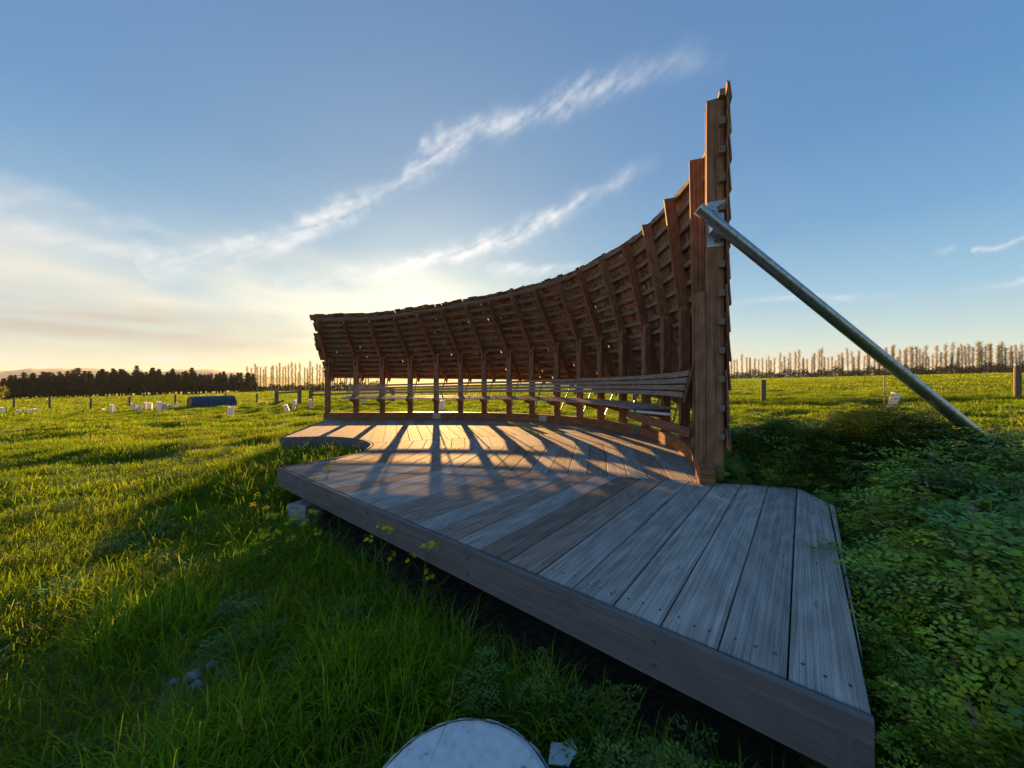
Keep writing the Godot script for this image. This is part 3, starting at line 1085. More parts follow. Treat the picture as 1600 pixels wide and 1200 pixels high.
func build_grass() -> void:
	var r := RandomNumberGenerator.new()
	r.seed = 99
	var clump := FastNoiseLite.new()
	clump.seed = 17
	clump.frequency = 0.55
	var bands := [
		# from, to, spacing, kinds of turf
		[0.3, 5.2, 0.085, [turf(1, 46, 0.10, 0.05, 0.12, 0.0045, 0.8), turf(2, 46, 0.10, 0.04, 0.15, 0.005, 1.0), turf(3, 42, 0.09, 0.06, 0.11, 0.004, 0.7)]],
		[5.2, 13.0, 0.17, [turf(4, 80, 0.19, 0.04, 0.11, 0.008, 0.9), turf(5, 80, 0.19, 0.04, 0.14, 0.008, 1.0)]],
		[13.0, 34.0, 0.42, [turf(6, 150, 0.45, 0.05, 0.15, 0.017, 0.9), turf(7, 150, 0.45, 0.05, 0.17, 0.017, 0.8)]],
		[34.0, 90.0, 1.25, [turf(8, 170, 1.3, 0.08, 0.19, 0.055, 0.8)]],
		[90.0, 270.0, 4.0, [turf(10, 200, 4.2, 0.12, 0.24, 0.18, 0.7)]],
	]
	for bi in bands.size():
		var band: Array = bands[bi]
		var kinds: Array = band[3]
		var places := []
		var tones := []
		for k in kinds:
			places.append([])
			tones.append([])
		var step: float = band[2]
		var reach: float = band[1]
		var wide: float = minf(reach * 0.85, reach)
		var nx := int(reach * 1.3 / step)
		var nz := int(reach / step)
		for iz in range(-int(0.5 / step), nz + 1):
			for ixx in range(-nx, nx + 1):
				var x := (ixx + r.randf_range(-0.5, 0.5)) * step
				var z := -(iz + r.randf_range(-0.5, 0.5)) * step
				var d := Vector2(x, z).length()
				if d < band[0] or d >= reach or not in_view(x, z, 2.2 + step):
					continue
				if bi < 2:
					var gap := deck_gap(x, z)
					if gap < 0.03:
						continue
					var w := weedy(x, z)
					if w > 0.3 and r.randf() < w * 0.9:
						continue
					if Vector2(x + 1.27, z + 1.43).length() < 0.09 or Vector2(x + 0.12, z + 0.865).length() < 0.24 or Vector2(x - 0.16, z + 1.09).length() < 0.09:
						continue
				var k := r.randi() % kinds.size()
				var lush := clump.get_noise_2d(x, z) * 0.5 + 0.5
				var sc := (0.45 + 1.2 * lush) * r.randf_range(0.7, 1.3)
				var y := land(x, z)
				var slope := Vector3(land(x - 0.15, z) - land(x + 0.15, z), 0.3, land(x, z - 0.15) - land(x, z + 0.15)).normalized()
				var basis := Basis(Quaternion(Vector3.UP, slope)) * Basis(Vector3.UP, r.randf() * TAU) * Basis.from_scale(Vector3(1.0, sc, 1.0))
				places[k].append(Transform3D(basis, Vector3(x, y, z)))
				var dry := clampf(clump.get_noise_2d(x * 0.5 + 200.0, z * 0.5) * 1.4, 0.0, 1.0)
				tones[k].append(Color(1.0 + 0.35 * dry, 1.0 + 0.05 * dry, 0.9 + 0.5 * dry) * r.randf_range(0.72, 1.2))
		for k in kinds.size():
			var where: String = ["short green pasture grass close to the deck", "green pasture grass in the paddock around the shelter", "rough green pasture grass out to the fences", "green pasture grass beyond the fences", "distant green pasture below the rows of trees"][bi]
			stuff("grass", (kinds[k] as MB).mesh(M.grass), places[k], tones[k], where, "grass")
	var straw_at := []
	var straw_tone := []
	for i in 1500:
		var x := r.randf_range(-7.0, 1.2)
		var z := -r.randf_range(0.5, 8.0)
		if deck_gap(x, z) < 0.05 or Vector2(x + 0.12, z + 0.868).length() < 0.4 or clump.get_noise_2d(x * 1.7 - 150.0, z * 1.7) < 0.05:
			continue
		straw_at.append(Transform3D(Basis(Vector3.UP, r.randf() * TAU) * Basis.from_scale(Vector3(1, r.randf_range(0.5, 1.2), 1)), Vector3(x, land(x, z), z)))
		straw_tone.append(Color(1.75, 1.0, 4.5) * r.randf_range(0.7, 1.15))
	stuff("dry_grass", turf(31, 11, 0.09, 0.05, 0.15, 0.004, 1.5).mesh(M.grass), straw_at, straw_tone, "dry straw-coloured blades mixed into the pasture grass", "grass")
	# low broad-leaved herbs in the sward
	var herbs := [sprig(41, 0.09, 12, Color(0.10, 0.20, 0.04), 0.075), sprig(42, 0.12, 14, Color(0.085, 0.165, 0.05), 0.09)]
	var herb_at := [[], []]
	var herb_tone := [[], []]
	for i in 2600:
		var x := r.randf_range(-6.0, 1.5)
		var z := -r.randf_range(0.5, 6.5)
		if not in_view(x, z, 0.3) or deck_gap(x, z) < 0.06 or clump.get_noise_2d(x * 2.6 + 310.0, z * 2.6) < 0.18:
			continue
		if Vector2(x + 0.12, z + 0.868).length() < 0.3:
			continue
		herb_at[i % 2].append(Transform3D(Basis(Vector3.UP, r.randf() * TAU) * Basis.from_scale(Vector3.ONE * r.randf_range(0.6, 1.2)), Vector3(x, land(x, z), z)))
		herb_tone[i % 2].append(Color.WHITE * r.randf_range(0.7, 1.2))
	for k in 2:
		stuff("meadow_herb", (herbs[k] as MB).mesh(M.weed), herb_at[k], herb_tone[k], "low leafy herbs mixed into the near pasture grass", "herbs")
	# tall rank grass beside the deck and in front of the viewpoint
	var tall := [turf(21, 34, 0.09, 0.14, 0.30, 0.006, 0.9), turf(22, 30, 0.08, 0.12, 0.36, 0.0055, 0.7), turf(23, 20, 0.10, 0.10, 0.26, 0.008, 1.3)]
	var places := [[], [], []]
	var tones := [[], [], []]
	var tries := 0
	while tries < 5200:
		tries += 1
		var x := r.randf_range(-3.6, 3.6)
		var z := -r.randf_range(0.35, 5.6)
		if not in_view(x, z, 0.4):
			continue
		var gap := deck_gap(x, z)
		if gap < 0.04:
			continue
		if Vector2(x + 1.27, z + 1.43).length() < 0.16 or Vector2(x + 0.12, z + 0.865).length() < 0.275 or Vector2(x - 0.16, z + 1.06).length() < 0.13:
			continue
		var want := 0.95 * smoothstep(0.75, 0.1, gap) if z > -5.2 else 0.0
		want = maxf(want, smoothstep(2.3, 1.3, -z) * smoothstep(-1.9, -0.5, x) * 0.75)
		want = maxf(want, 0.10)
		want *= clampf(0.75 + clump.get_noise_2d(x * 2.0 + 60.0, z * 2.0), 0.1, 1.0)
		if weedy(x, z) > 0.3:
			want *= 0.25
		if r.randf() > want:
			continue
		var k := r.randi() % 3
		var sc := r.randf_range(0.55, 1.1) * (0.75 if gap > 0.8 else 1.0)
		places[k].append(Transform3D(Basis(Vector3.UP, r.randf() * TAU) * Basis.from_scale(Vector3(1, sc, 1)), Vector3(x, land(x, z), z)))
		tones[k].append(Color(0.92, 1.0, 0.9) * r.randf_range(0.85, 1.35))
	for c in [[-0.48, -1.38, 0.26, 70], [-0.95, -1.02, 0.22, 40], [0.18, -1.35, 0.16, 26], [-1.75, -1.75, 0.25, 36]]:
		for i in c[3]:
			var a := r.randf() * TAU
			var q: float = sqrt(r.randf()) * c[2]
			var x: float = c[0] + cos(a) * q
			var z: float = c[1] + sin(a) * q
			if deck_gap(x, z) < 0.08 or Vector2(x - 0.16, z + 1.08).length() < 0.13:
				continue
			var k := r.randi() % 2
			places[k].append(Transform3D(Basis(Vector3.UP, r.randf() * TAU) * Basis.from_scale(Vector3(0.9, r.randf_range(0.6, 1.05), 0.9)), Vector3(x, land(x, z), z)))
			tones[k].append(Color(1.0, 1.05, 0.9) * r.randf_range(1.0, 1.5))
	for i in 520:
		var x := r.randf_range(-3.25, -1.65)
		var z := -r.randf_range(3.35, 4.95)
		if deck_gap(x, z) < 0.03:
			continue
		var k := r.randi() % 3
		places[k].append(Transform3D(Basis(Vector3.UP, r.randf() * TAU) * Basis.from_scale(Vector3(1, r.randf_range(0.6, 1.05), 1)), Vector3(x, land(x, z), z)))
		tones[k].append(Color(0.95, 1.0, 0.9) * r.randf_range(0.75, 1.1))
	for i in 1500:
		var x := r.randf_range(4.5, 25.0)
		var z := -16.5 + (x - 5.6) * 0.22 + r.randfn() * 0.32
		var k := r.randi() % 3
		places[k].append(Transform3D(Basis(Vector3.UP, r.randf() * TAU) * Basis.from_scale(Vector3(2.2, r.randf_range(0.7, 1.6), 2.2)), Vector3(x, land(x, z), z)))
		tones[k].append(Color(0.75, 0.8, 0.75) * r.randf_range(0.5, 0.9))
	for i in 420:
		var q := r.randf_range(-0.3, 16.5)
		var p := base_at(q) - inward(q) * r.randf_range(0.12, 0.75)
		var k := r.randi() % 3
		places[k].append(Transform3D(Basis(Vector3.UP, r.randf() * TAU) * Basis.from_scale(Vector3(1, r.randf_range(0.4, 0.8), 1)), Vector3(p.x, land(p.x, p.z), p.z)))
		tones[k].append(Color(0.95, 1.0, 0.9) * r.randf_range(0.75, 1.1))
	for k in 3:
		stuff("tall_grass", (tall[k] as MB).mesh(M.grass), places[k], tones[k], "tall rank grass growing along the deck's front edge", "grass")

func sprig(seed: int, height: float, leaves: int, tone: Color, size: float, leaflet := 0.165) -> MB:
	# a soft weed: a bending stem with finely divided leaves
	var b := MB.new()
	b.flat = true
	b.tinted = true
	var r := RandomNumberGenerator.new()
	r.seed = seed
	var lean := r.randf() * TAU
	var ld := Vector3(cos(lean), 0, sin(lean))
	var stem := func(k: float): return Vector3(0, height * (k - 0.22 * k * k), 0) + ld * height * 0.42 * k * k
	var last: Vector3 = Vector3(0, -0.05, 0)
	for i in 5:
		var p: Vector3 = stem.call((i + 1) / 5.0)
		var s := ld.cross(Vector3.UP) * 0.0018
		var kk := b.v.size()
		b.v.append_array([last - s, last + s, p - s, p + s])
		var st := tone * Color(1.1, 0.8, 0.8)
		b.c.append_array([st, st, st, st])
		b.ix.append_array([kk, kk + 2, kk + 1, kk + 1, kk + 2, kk + 3])
		last = p
	for i in leaves:
		var k := lerpf(0.18, 1.0, (i + r.randf()) / leaves)
		var root: Vector3 = stem.call(k)
		var yaw := i * 2.4 + r.randf_range(-0.5, 0.5)
		var out := Vector3(cos(yaw), r.randf_range(0.05, 0.6), sin(yaw)).normalized()
		var len := size * r.randf_range(0.7, 1.25) * (1.15 - 0.4 * k)
		var cross := out.cross(Vector3.UP).normalized()
		var leaf := tone * Color(r.randf_range(0.8, 1.25), r.randf_range(0.85, 1.15), r.randf_range(0.8, 1.2))
		for j in 11:
			var along_k: float = [0.35, 0.35, 0.52, 0.52, 0.68, 0.68, 0.82, 0.82, 0.94, 0.94, 1.0][j]
			var sd: float = [-1.3, 1.3, -0.7, 0.7, -1.1, 1.1, -0.5, 0.5, -0.7, 0.7, 0.0][j]
			var c := root + out * len * along_k - Vector3(0, len * 0.18 * along_k * along_k, 0) + cross * sd * len * 0.26
			var dirv := (out * (0.6 if sd != 0.0 else 1.0) + cross * sd * 0.75 + Vector3(0, r.randf_range(-0.3, 0.25), 0)).normalized()
			var sidev := dirv.cross(Vector3(r.randf_range(-0.4, 0.4), 1, r.randf_range(-0.4, 0.4))).normalized()
			var ll := len * leaflet
			var q := b.v.size()
			# a three-lobed leaflet
			b.v.append_array([c - dirv * ll * 0.35, c + sidev * ll * 0.42 + dirv * ll * 0.25, c + dirv * ll * 0.12, c + dirv * ll * 0.85, c - sidev * ll * 0.42 + dirv * ll * 0.25])
			b.c.append_array([leaf, leaf, leaf, leaf, leaf])
			b.ix.append_array([q, q + 1, q + 2, q, q + 2, q + 4, q + 1, q + 3, q + 2, q + 2, q + 3, q + 4])
	return b

func flower_head(seed: int) -> MB:
	var b := MB.new()
	b.flat = true
	b.tinted = true
	var r := RandomNumberGenerator.new()
	r.seed = seed
	for i in 9:
		var a := r.randf() * TAU
		var d := Vector3(cos(a), r.randf_range(-0.1, 0.9), sin(a)).normalized()
		var s := d.cross(Vector3(0.2, 1, 0.1)).normalized() * 0.0022
		var o := Vector3(0, i * 0.0028, 0)
		var q := b.v.size()
		b.v.append_array([o - s, o + s, o + d * 0.011 + s, o + d * 0.011 - s])
		var c := Color(0.42, 0.20, 0.27).lerp(Color(0.50, 0.34, 0.38), r.randf())
		b.c.append_array([c, c, c, c])
		b.ix.append_array([q, q + 1, q + 2, q, q + 2, q + 3])
	return b

func build_weeds() -> void:
	var r := RandomNumberGenerator.new()
	r.seed = 314
	var kinds := [sprig(1, 0.26, 17, Color(0.18, 0.27, 0.045), 0.085), sprig(2, 0.32, 17, Color(0.165, 0.26, 0.045), 0.09, 0.20), sprig(3, 0.24, 16, Color(0.21, 0.30, 0.035), 0.08, 0.20), sprig(4, 0.30, 18, Color(0.125, 0.215, 0.055), 0.095)]
	var places := [[], [], [], []]
	var tones := [[], [], [], []]
	var heads := []
	var head_tones := []
	var patch := FastNoiseLite.new()
	patch.seed = 3
	patch.frequency = 1.6
	var n := 0
	for i in 23000:
		var x := r.randf_range(0.7, 5.4)
		var z := -r.randf_range(0.1, 4.4)
		if not in_view(x, z, 1.8) or deck_gap(x, z) < 0.02:
			continue
		var w := weedy(x, z)
		var gap := deck_gap(x, z)
		if gap < 0.12 and x > 1.0 and -z < 2.9:
			w = maxf(w, 0.7)
		var thick := clampf(0.72 + 1.1 * patch.get_noise_2d(x * 2.4 + 90.0, z * 2.4), 0.12, 1.0)
		if r.randf() > w * thick * (0.95 if -z < 2.2 else 0.75):
			continue
		var q := patch.get_noise_2d(x, z)
		var k := clampi(int((q * 0.9 + 0.5) * 4.0 + r.randf_range(-1.0, 1.0)), 0, 3)
		var sc := r.randf_range(0.6, 1.25) * (0.62 + 0.55 * thick) * (1.0 + 0.6 * q)
		if gap < 0.3:
			sc *= 0.55 + 1.2 * gap
		sc *= lerpf(0.6, 1.0, smoothstep(0.9, 1.8, Vector2(x, z).length()))
		var tilt := Basis(Vector3(r.randf_range(-1, 1), 0, r.randf_range(-1, 1)).normalized(), r.randf_range(0.0, 0.5))
		places[k].append(Transform3D(tilt * Basis(Vector3.UP, r.randf() * TAU) * Basis.from_scale(Vector3.ONE * sc), Vector3(x, maxf(land(x, z), 0.24 if gap < 0.2 else 0.0) - 0.01, z)))
		var fresh := clampf(patch.get_noise_2d(x * 1.7 + 30.0, z * 1.7) * 2.2, -0.5, 1.0)
		tones[k].append(Color(1.0 + 0.55 * fresh, 1.0 + 0.3 * fresh, 0.9 - 0.2 * fresh) * r.randf_range(0.75, 1.7))
		if r.randf() < 0.16:
			heads.append(Transform3D(Basis(Vector3.UP, r.randf() * TAU) * Basis.from_scale(Vector3.ONE * r.randf_range(0.9, 1.8)), Vector3(x + r.randf_range(-0.05, 0.05), land(x, z) + sc * r.randf_range(0.17, 0.27), z + r.randf_range(-0.05, 0.05))))
			head_tones.append(Color.WHITE * r.randf_range(0.7, 1.2))
	var stalks := []
	var stalk_tones := []
	for i in 420:
		var x := r.randf_range(1.2, 5.0)
		var z := -r.randf_range(0.6, 4.2)
		if not in_view(x, z, 0.3) or deck_gap(x, z) < 0.2 or weedy(x, z) < 0.5 or Vector2(x, z).length() < 1.9:
			continue
		stalks.append(Transform3D(Basis(Vector3.UP, r.randf() * TAU) * Basis.from_scale(Vector3(1.3, r.randf_range(0.8, 1.5), 1.3)), Vector3(x, land(x, z), z)))
		stalk_tones.append((Color(1.4, 0.75, 3.0) if i % 3 == 0 else Color(0.95, 1.0, 1.6)) * r.randf_range(0.7, 1.3))
	stuff("weed_stalks", turf(77, 9, 0.10, 0.22, 0.40, 0.008, 1.4).mesh(M.grass), stalks, stalk_tones, "arching pale grass stalks standing among the feathery weeds", "grass")
	# thin scatter under the deck's front and at its foot
	for i in 260:
		var x := r.randf_range(-0.2, 1.3)
		var z := -r.randf_range(0.4, 1.3)
		if deck_gap(x, z) < 0.02 or weedy(x, z) > 0.4 or Vector2(x + 0.12, z + 0.865).length() < 0.36 or Vector2(x - 0.16, z + 1.07).length() < 0.15:
			continue
		var k := r.randi() % 4
		places[k].append(Transform3D(Basis(Vector3.UP, r.randf() * TAU) * Basis.from_scale(Vector3.ONE * r.randf_range(0.35, 0.8)), Vector3(x, land(x, z) - 0.01, z)))
		tones[k].append(Color.WHITE * r.randf_range(0.7, 1.0))
	for k in 4:
		stuff("weed_cover", (kinds[k] as MB).mesh(M.weed), places[k], tones[k], "soft feathery green weeds covering the heap beside the deck", "weeds")
	stuff("weed_blossom", flower_head(5).mesh(M.petal), heads, head_tones, "tiny dull pink flower heads among the feathery weeds", "flowers")
	# taller bushes of weed that stand out of the cover
	var bushes := [
		[3.10, -2.95, 0.68, 0.61, "tall dark bushy weed peaking beneath the steel pole"],
		[2.42, -3.15, 0.52, 0.52, "dark leafy weed bush behind the deck's back corner"],
		[3.82, -2.62, 0.5, 0.46, "leafy weed bush around the foot of the steel pole"],
		[2.38, -3.78, 0.32, 0.36, "low dark weed bush against the shelter's shingled end"],
		[2.9, -2.1, 0.32, 0.34, "bright green weed bush close beside the deck's cut corner"],
	]
	for e in bushes:
		var o := thing("weed_bush", e[4], "bush", Vector3(e[0], land(e[0], e[1]), e[1]), "bushy weeds on the heap")
		var st := MB.new()
		var spots := []
		var tone := []
		for i in int(760 * e[2] / 0.5):
			var a := r.randf() * TAU
			var q: float = sqrt(r.randf()) * e[2]
			var top: float = e[3] * (1.0 - 0.7 * pow(q / e[2], 2.0)) * r.randf_range(0.3, 1.0)
			var p := Vector3(cos(a) * q, maxf(top - 0.2, 0.0), sin(a) * q)
			spots.append(Transform3D(Basis(Vector3(sin(a), 0, -cos(a)), -q / e[2] * 0.8 * r.randf()) * Basis(Vector3.UP, r.randf() * TAU) * Basis.from_scale(Vector3.ONE * r.randf_range(0.7, 1.05)), p))
			tone.append(Color(0.9, 1.0, 0.95) * r.randf_range(0.45, 0.9))
			if i % 14 == 0:
				st.tube(Vector3(cos(a) * q * 0.5, -0.05, sin(a) * q * 0.5), p + Vector3(0, 0.05, 0), 0.005, 0.003, 5, false)
		var mm := MultiMesh.new()
		mm.transform_format = MultiMesh.TRANSFORM_3D
		mm.use_colors = true
		mm.mesh = (kinds[[3, 0, 3, 1, 2][bushes.find(e)]] as MB).mesh(M.weed)
		mm.instance_count = spots.size()
		for i in spots.size():
			mm.set_instance_transform(i, spots[i])
			mm.set_instance_color(i, tone[i])
		var fo := MultiMeshInstance3D.new()
		fo.name = "foliage"
		fo.multimesh = mm
		fo.set_meta("kind", "stuff")
		o.add_child(fo)
		part("stems", st, M.bark, o).set_meta("kind", "stuff")

func build_mustard() -> void:
	var spots := [
		[-1.50, -2.84, 0.50, "tallest yellow flowering weed in front of the deck's pointed corner"],
		[-2.02, -2.90, 0.30, "yellow flowering weed off the deck's pointed corner, furthest out in the grass"],
		[-1.62, -2.42, 0.27, "yellow flowering weed in the cluster, in front of the concrete block"],
		[-1.44, -2.30, 0.27, "yellow flowering weed in the cluster, nearest the viewer"],
		[-1.30, -2.38, 0.30, "yellow flowering weed at the cluster's deck side"],
		[-1.52, -2.20, 0.22, "short yellow flowering weed low in the cluster"],
		[-1.28, -2.62, 0.34, "yellow flowering weed close under the deck edge by the block"],
		[-0.70, -1.98, 0.40, "slender yellow flowering weed before the middle of the deck's fascia"],
		[-0.45, -1.82, 0.36, "slender yellow flowering weed, nearest of those along the fascia"],
	]
	var r := RandomNumberGenerator.new()
	r.seed = 2024
	for e in spots:
		var o := thing("mustard_weed", e[3], "flower", Vector3(e[0], land(e[0], e[1]), e[1]), "yellow flowering weeds by the deck")
		var stem := MB.new()
		var leaf := MB.new()
		leaf.flat = true
		leaf.tinted = true
		var bloom := MB.new()
		bloom.flat = true
		bloom.tinted = true
		stem.tinted = true
		stem.tint = Color(0.09, 0.15, 0.04)
		var hgt: float = e[2]
		var top := Vector3(r.randf_range(-0.03, 0.03), hgt, r.randf_range(-0.03, 0.03))
		stem.tube(Vector3(0, -0.04, 0), top * 0.55, 0.0032, 0.0024, 6, false)
		stem.tube(top * 0.55, top, 0.0024, 0.0015, 6, false)
		var tips := [top]
		for k in 4:
			var q := 0.35 + 0.14 * k
			var yaw := k * 2.2 + r.randf()
			var tip := top * q + Vector3(cos(yaw) * 0.075, 0.09 + r.randf() * 0.05, sin(yaw) * 0.075) * (hgt / 0.4)
			stem.tube(top * q, tip, 0.0018, 0.0011, 5, false)
			tips.append(tip)
		for k in 7:
			var yaw := k * 2.4
			var root := top * (0.08 + 0.1 * k)
			var d := Vector3(cos(yaw), 0.35, sin(yaw)).normalized()
			var s := d.cross(Vector3.UP).normalized()
			var len := 0.085 - 0.008 * k
			var c := Color(0.06, 0.12, 0.03) * r.randf_range(0.8, 1.2)
			var n := leaf.v.size()
			leaf.v.append_array([root, root + d * len * 0.4 + s * len * 0.16, root + d * len * 0.45 - Vector3(0, 0.004, 0), root + d * len * 0.4 - s * len * 0.16, root + d * len - Vector3(0, len * 0.25, 0)])
			leaf.c.append_array([c, c, c, c, c])
			leaf.ix.append_array([n, n + 1, n + 2, n, n + 2, n + 3, n + 1, n + 4, n + 2, n + 2, n + 4, n + 3])
		for tip in tips:
			for k in 9:
				var a := r.randf() * TAU
				var c0: Vector3 = tip + Vector3(cos(a) * 0.018, r.randf_range(-0.018, 0.018), sin(a) * 0.018)
				var up := Vector3(cos(a) * 0.6, 1, sin(a) * 0.6).normalized()
				var x := up.cross(Vector3(0.3, 0.1, 1)).normalized()
				var z := up.cross(x)
				var c := Color(0.62, 0.52, 0.02) * r.randf_range(0.85, 1.15)
				for j in 4:
					var g := j * PI / 2.0 + a
					var d := x * cos(g) + z * sin(g)
					var s := (x * -sin(g) + z * cos(g)) * 0.0028
					var n := bloom.v.size()
					bloom.v.append_array([c0, c0 + d * 0.0085 + s * 1.7, c0 + d * 0.0125 + up * 0.001, c0 + d * 0.0085 - s * 1.7])
					bloom.c.append_array([c, c, c, c])
					bloom.ix.append_array([n, n + 1, n + 2, n, n + 2, n + 3])
		var sm := part("stem", stem, M.weed, o)
		part("leaves", leaf, M.weed, o)
		part("flowers", bloom, M.petal, o)

func build_small_ground_things() -> void:
	var r := RandomNumberGenerator.new()
	r.seed = 8
	# round white lid at the viewer's feet
	var o := thing("round_lid", "round white painted lid with a chipped rim at the viewer's feet", "lid", Vector3(-0.125, 0.0, -0.868))
	o.scale = Vector3(1.09, 1.03, 1.09)
	var b := MB.new()
	var sides := 72
	var rad := []
	for i in sides:
		rad.append(0.228 + r.randf_range(-0.0025, 0.0025))
	for i in sides:
		var j := (i + 1) % sides
		var p := func(k: int, q: float, y: float): return Vector3(cos(TAU * k / sides) * rad[k] * q, y, sin(TAU * k / sides) * rad[k] * q)
		b.tri(Vector3(0, 0.148, 0), p.call(j, 0.9, 0.146), p.call(i, 0.9, 0.146))
		b.quad(p.call(i, 0.9, 0.146), p.call(j, 0.9, 0.146), p.call(j, 0.985, 0.136), p.call(i, 0.985, 0.136))
		b.quad(p.call(i, 0.985, 0.136), p.call(j, 0.985, 0.136), p.call(j, 0.985, -0.1), p.call(i, 0.985, -0.1))
	part("cap", b, M.white_paint, o)
	b = MB.new()
	for i in sides:
		var a0 := TAU * i / sides
		var a1 := TAU * (i + 1.0) / sides
		var r0 := 0.2235
		var r1 := 0.231 + 0.002 * sin(i * 1.7) + r.randf_range(-0.001, 0.001)
		var y := 0.1395 + 0.0012 * sin(i * 0.9)
		var q := func(a: float, rr: float, yy: float): return Vector3(cos(a) * rr, yy, sin(a) * rr)
		b.quad(q.call(a1, r0, y), q.call(a0, r0, y), q.call(a0, r1, y - 0.003), q.call(a1, r1, y - 0.003))
		b.quad(q.call(a0, r1, y - 0.003), q.call(a0, r1, y - 0.04), q.call(a1, r1, y - 0.04), q.call(a1, r1, y - 0.003))
	part("chipped_rim", b, M.concrete, o)
	# torn white plastic scrap
	b = MB.new()
	var sc := [Vector3(-0.045, 0.0, 0.03), Vector3(-0.03, 0.012, -0.025), Vector3(0.0, 0.02, -0.012), Vector3(0.04, 0.014, -0.035), Vector3(0.05, 0.01, 0.0), Vector3(0.015, 0.004, 0.04)]
	for i in range(1, 5):
		b.tri(sc[0], sc[i + 1], sc[i])
		b.tri(sc[0] - Vector3(0, 0.003, 0), sc[i] - Vector3(0, 0.003, 0), sc[i + 1] - Vector3(0, 0.003, 0))
	single("plastic_scrap", b, M.white_paint, "torn white plastic scrap on the ground beside the round lid", "scrap", Vector3(0.155, land(0.155, -1.12) + 0.05, -1.12))
	# concrete block under the deck's pointed corner
	b = MB.new()
	b.board(Vector3(-1.80, 0.06, -2.99), Vector3(-1.62, 0.06, -2.93), Vector3.UP, 0.24, 0.16, 0.008)
	single("concrete_block", b, M.concrete, "pale concrete block on the ground under the deck's pointed corner", "block")
	# stones in the worn patch
	var kinds := ["largest pale stone in the bare patch of the near grass", "flat grey stone in the bare patch of the near grass", "small rounded stone in the bare patch of the near grass", "dark stone half sunk in the bare patch of the near grass", "small pale stone at the edge of the bare patch in the near grass"]
	for i in 5:
		b = MB.new()
		var s: float = [0.034, 0.028, 0.02, 0.026, 0.018][i]
		var rows := 5
		var cols := 8
		var pts := []
		for y in rows + 1:
			var line := []
			for x in cols:
				var el := -PI / 2 + PI * y / rows
				var az := TAU * x / cols
				var q := s * (1.0 + 0.22 * sin(az * 3.0 + i) * cos(el))
				line.append(Vector3(cos(az) * cos(el) * q, sin(el) * q * 0.6, sin(az) * cos(el) * q * 0.8))
			pts.append(line)
		for y in rows:
			for x in cols:
				var x2 := (x + 1) % cols
				b.quad(pts[y][x], pts[y + 1][x], pts[y + 1][x2], pts[y][x2])
		var at := Vector3(-1.27 + [0.0, 0.05, -0.06, 0.03, 0.09][i], 0, -1.43 + [0.0, 0.04, 0.02, -0.05, -0.02][i])
		at.y = land(at.x, at.z) + s * 0.3
		single("stone", b, M.stone if i % 2 else M.concrete, kinds[i], "stone", at, "stones in the bare patch")


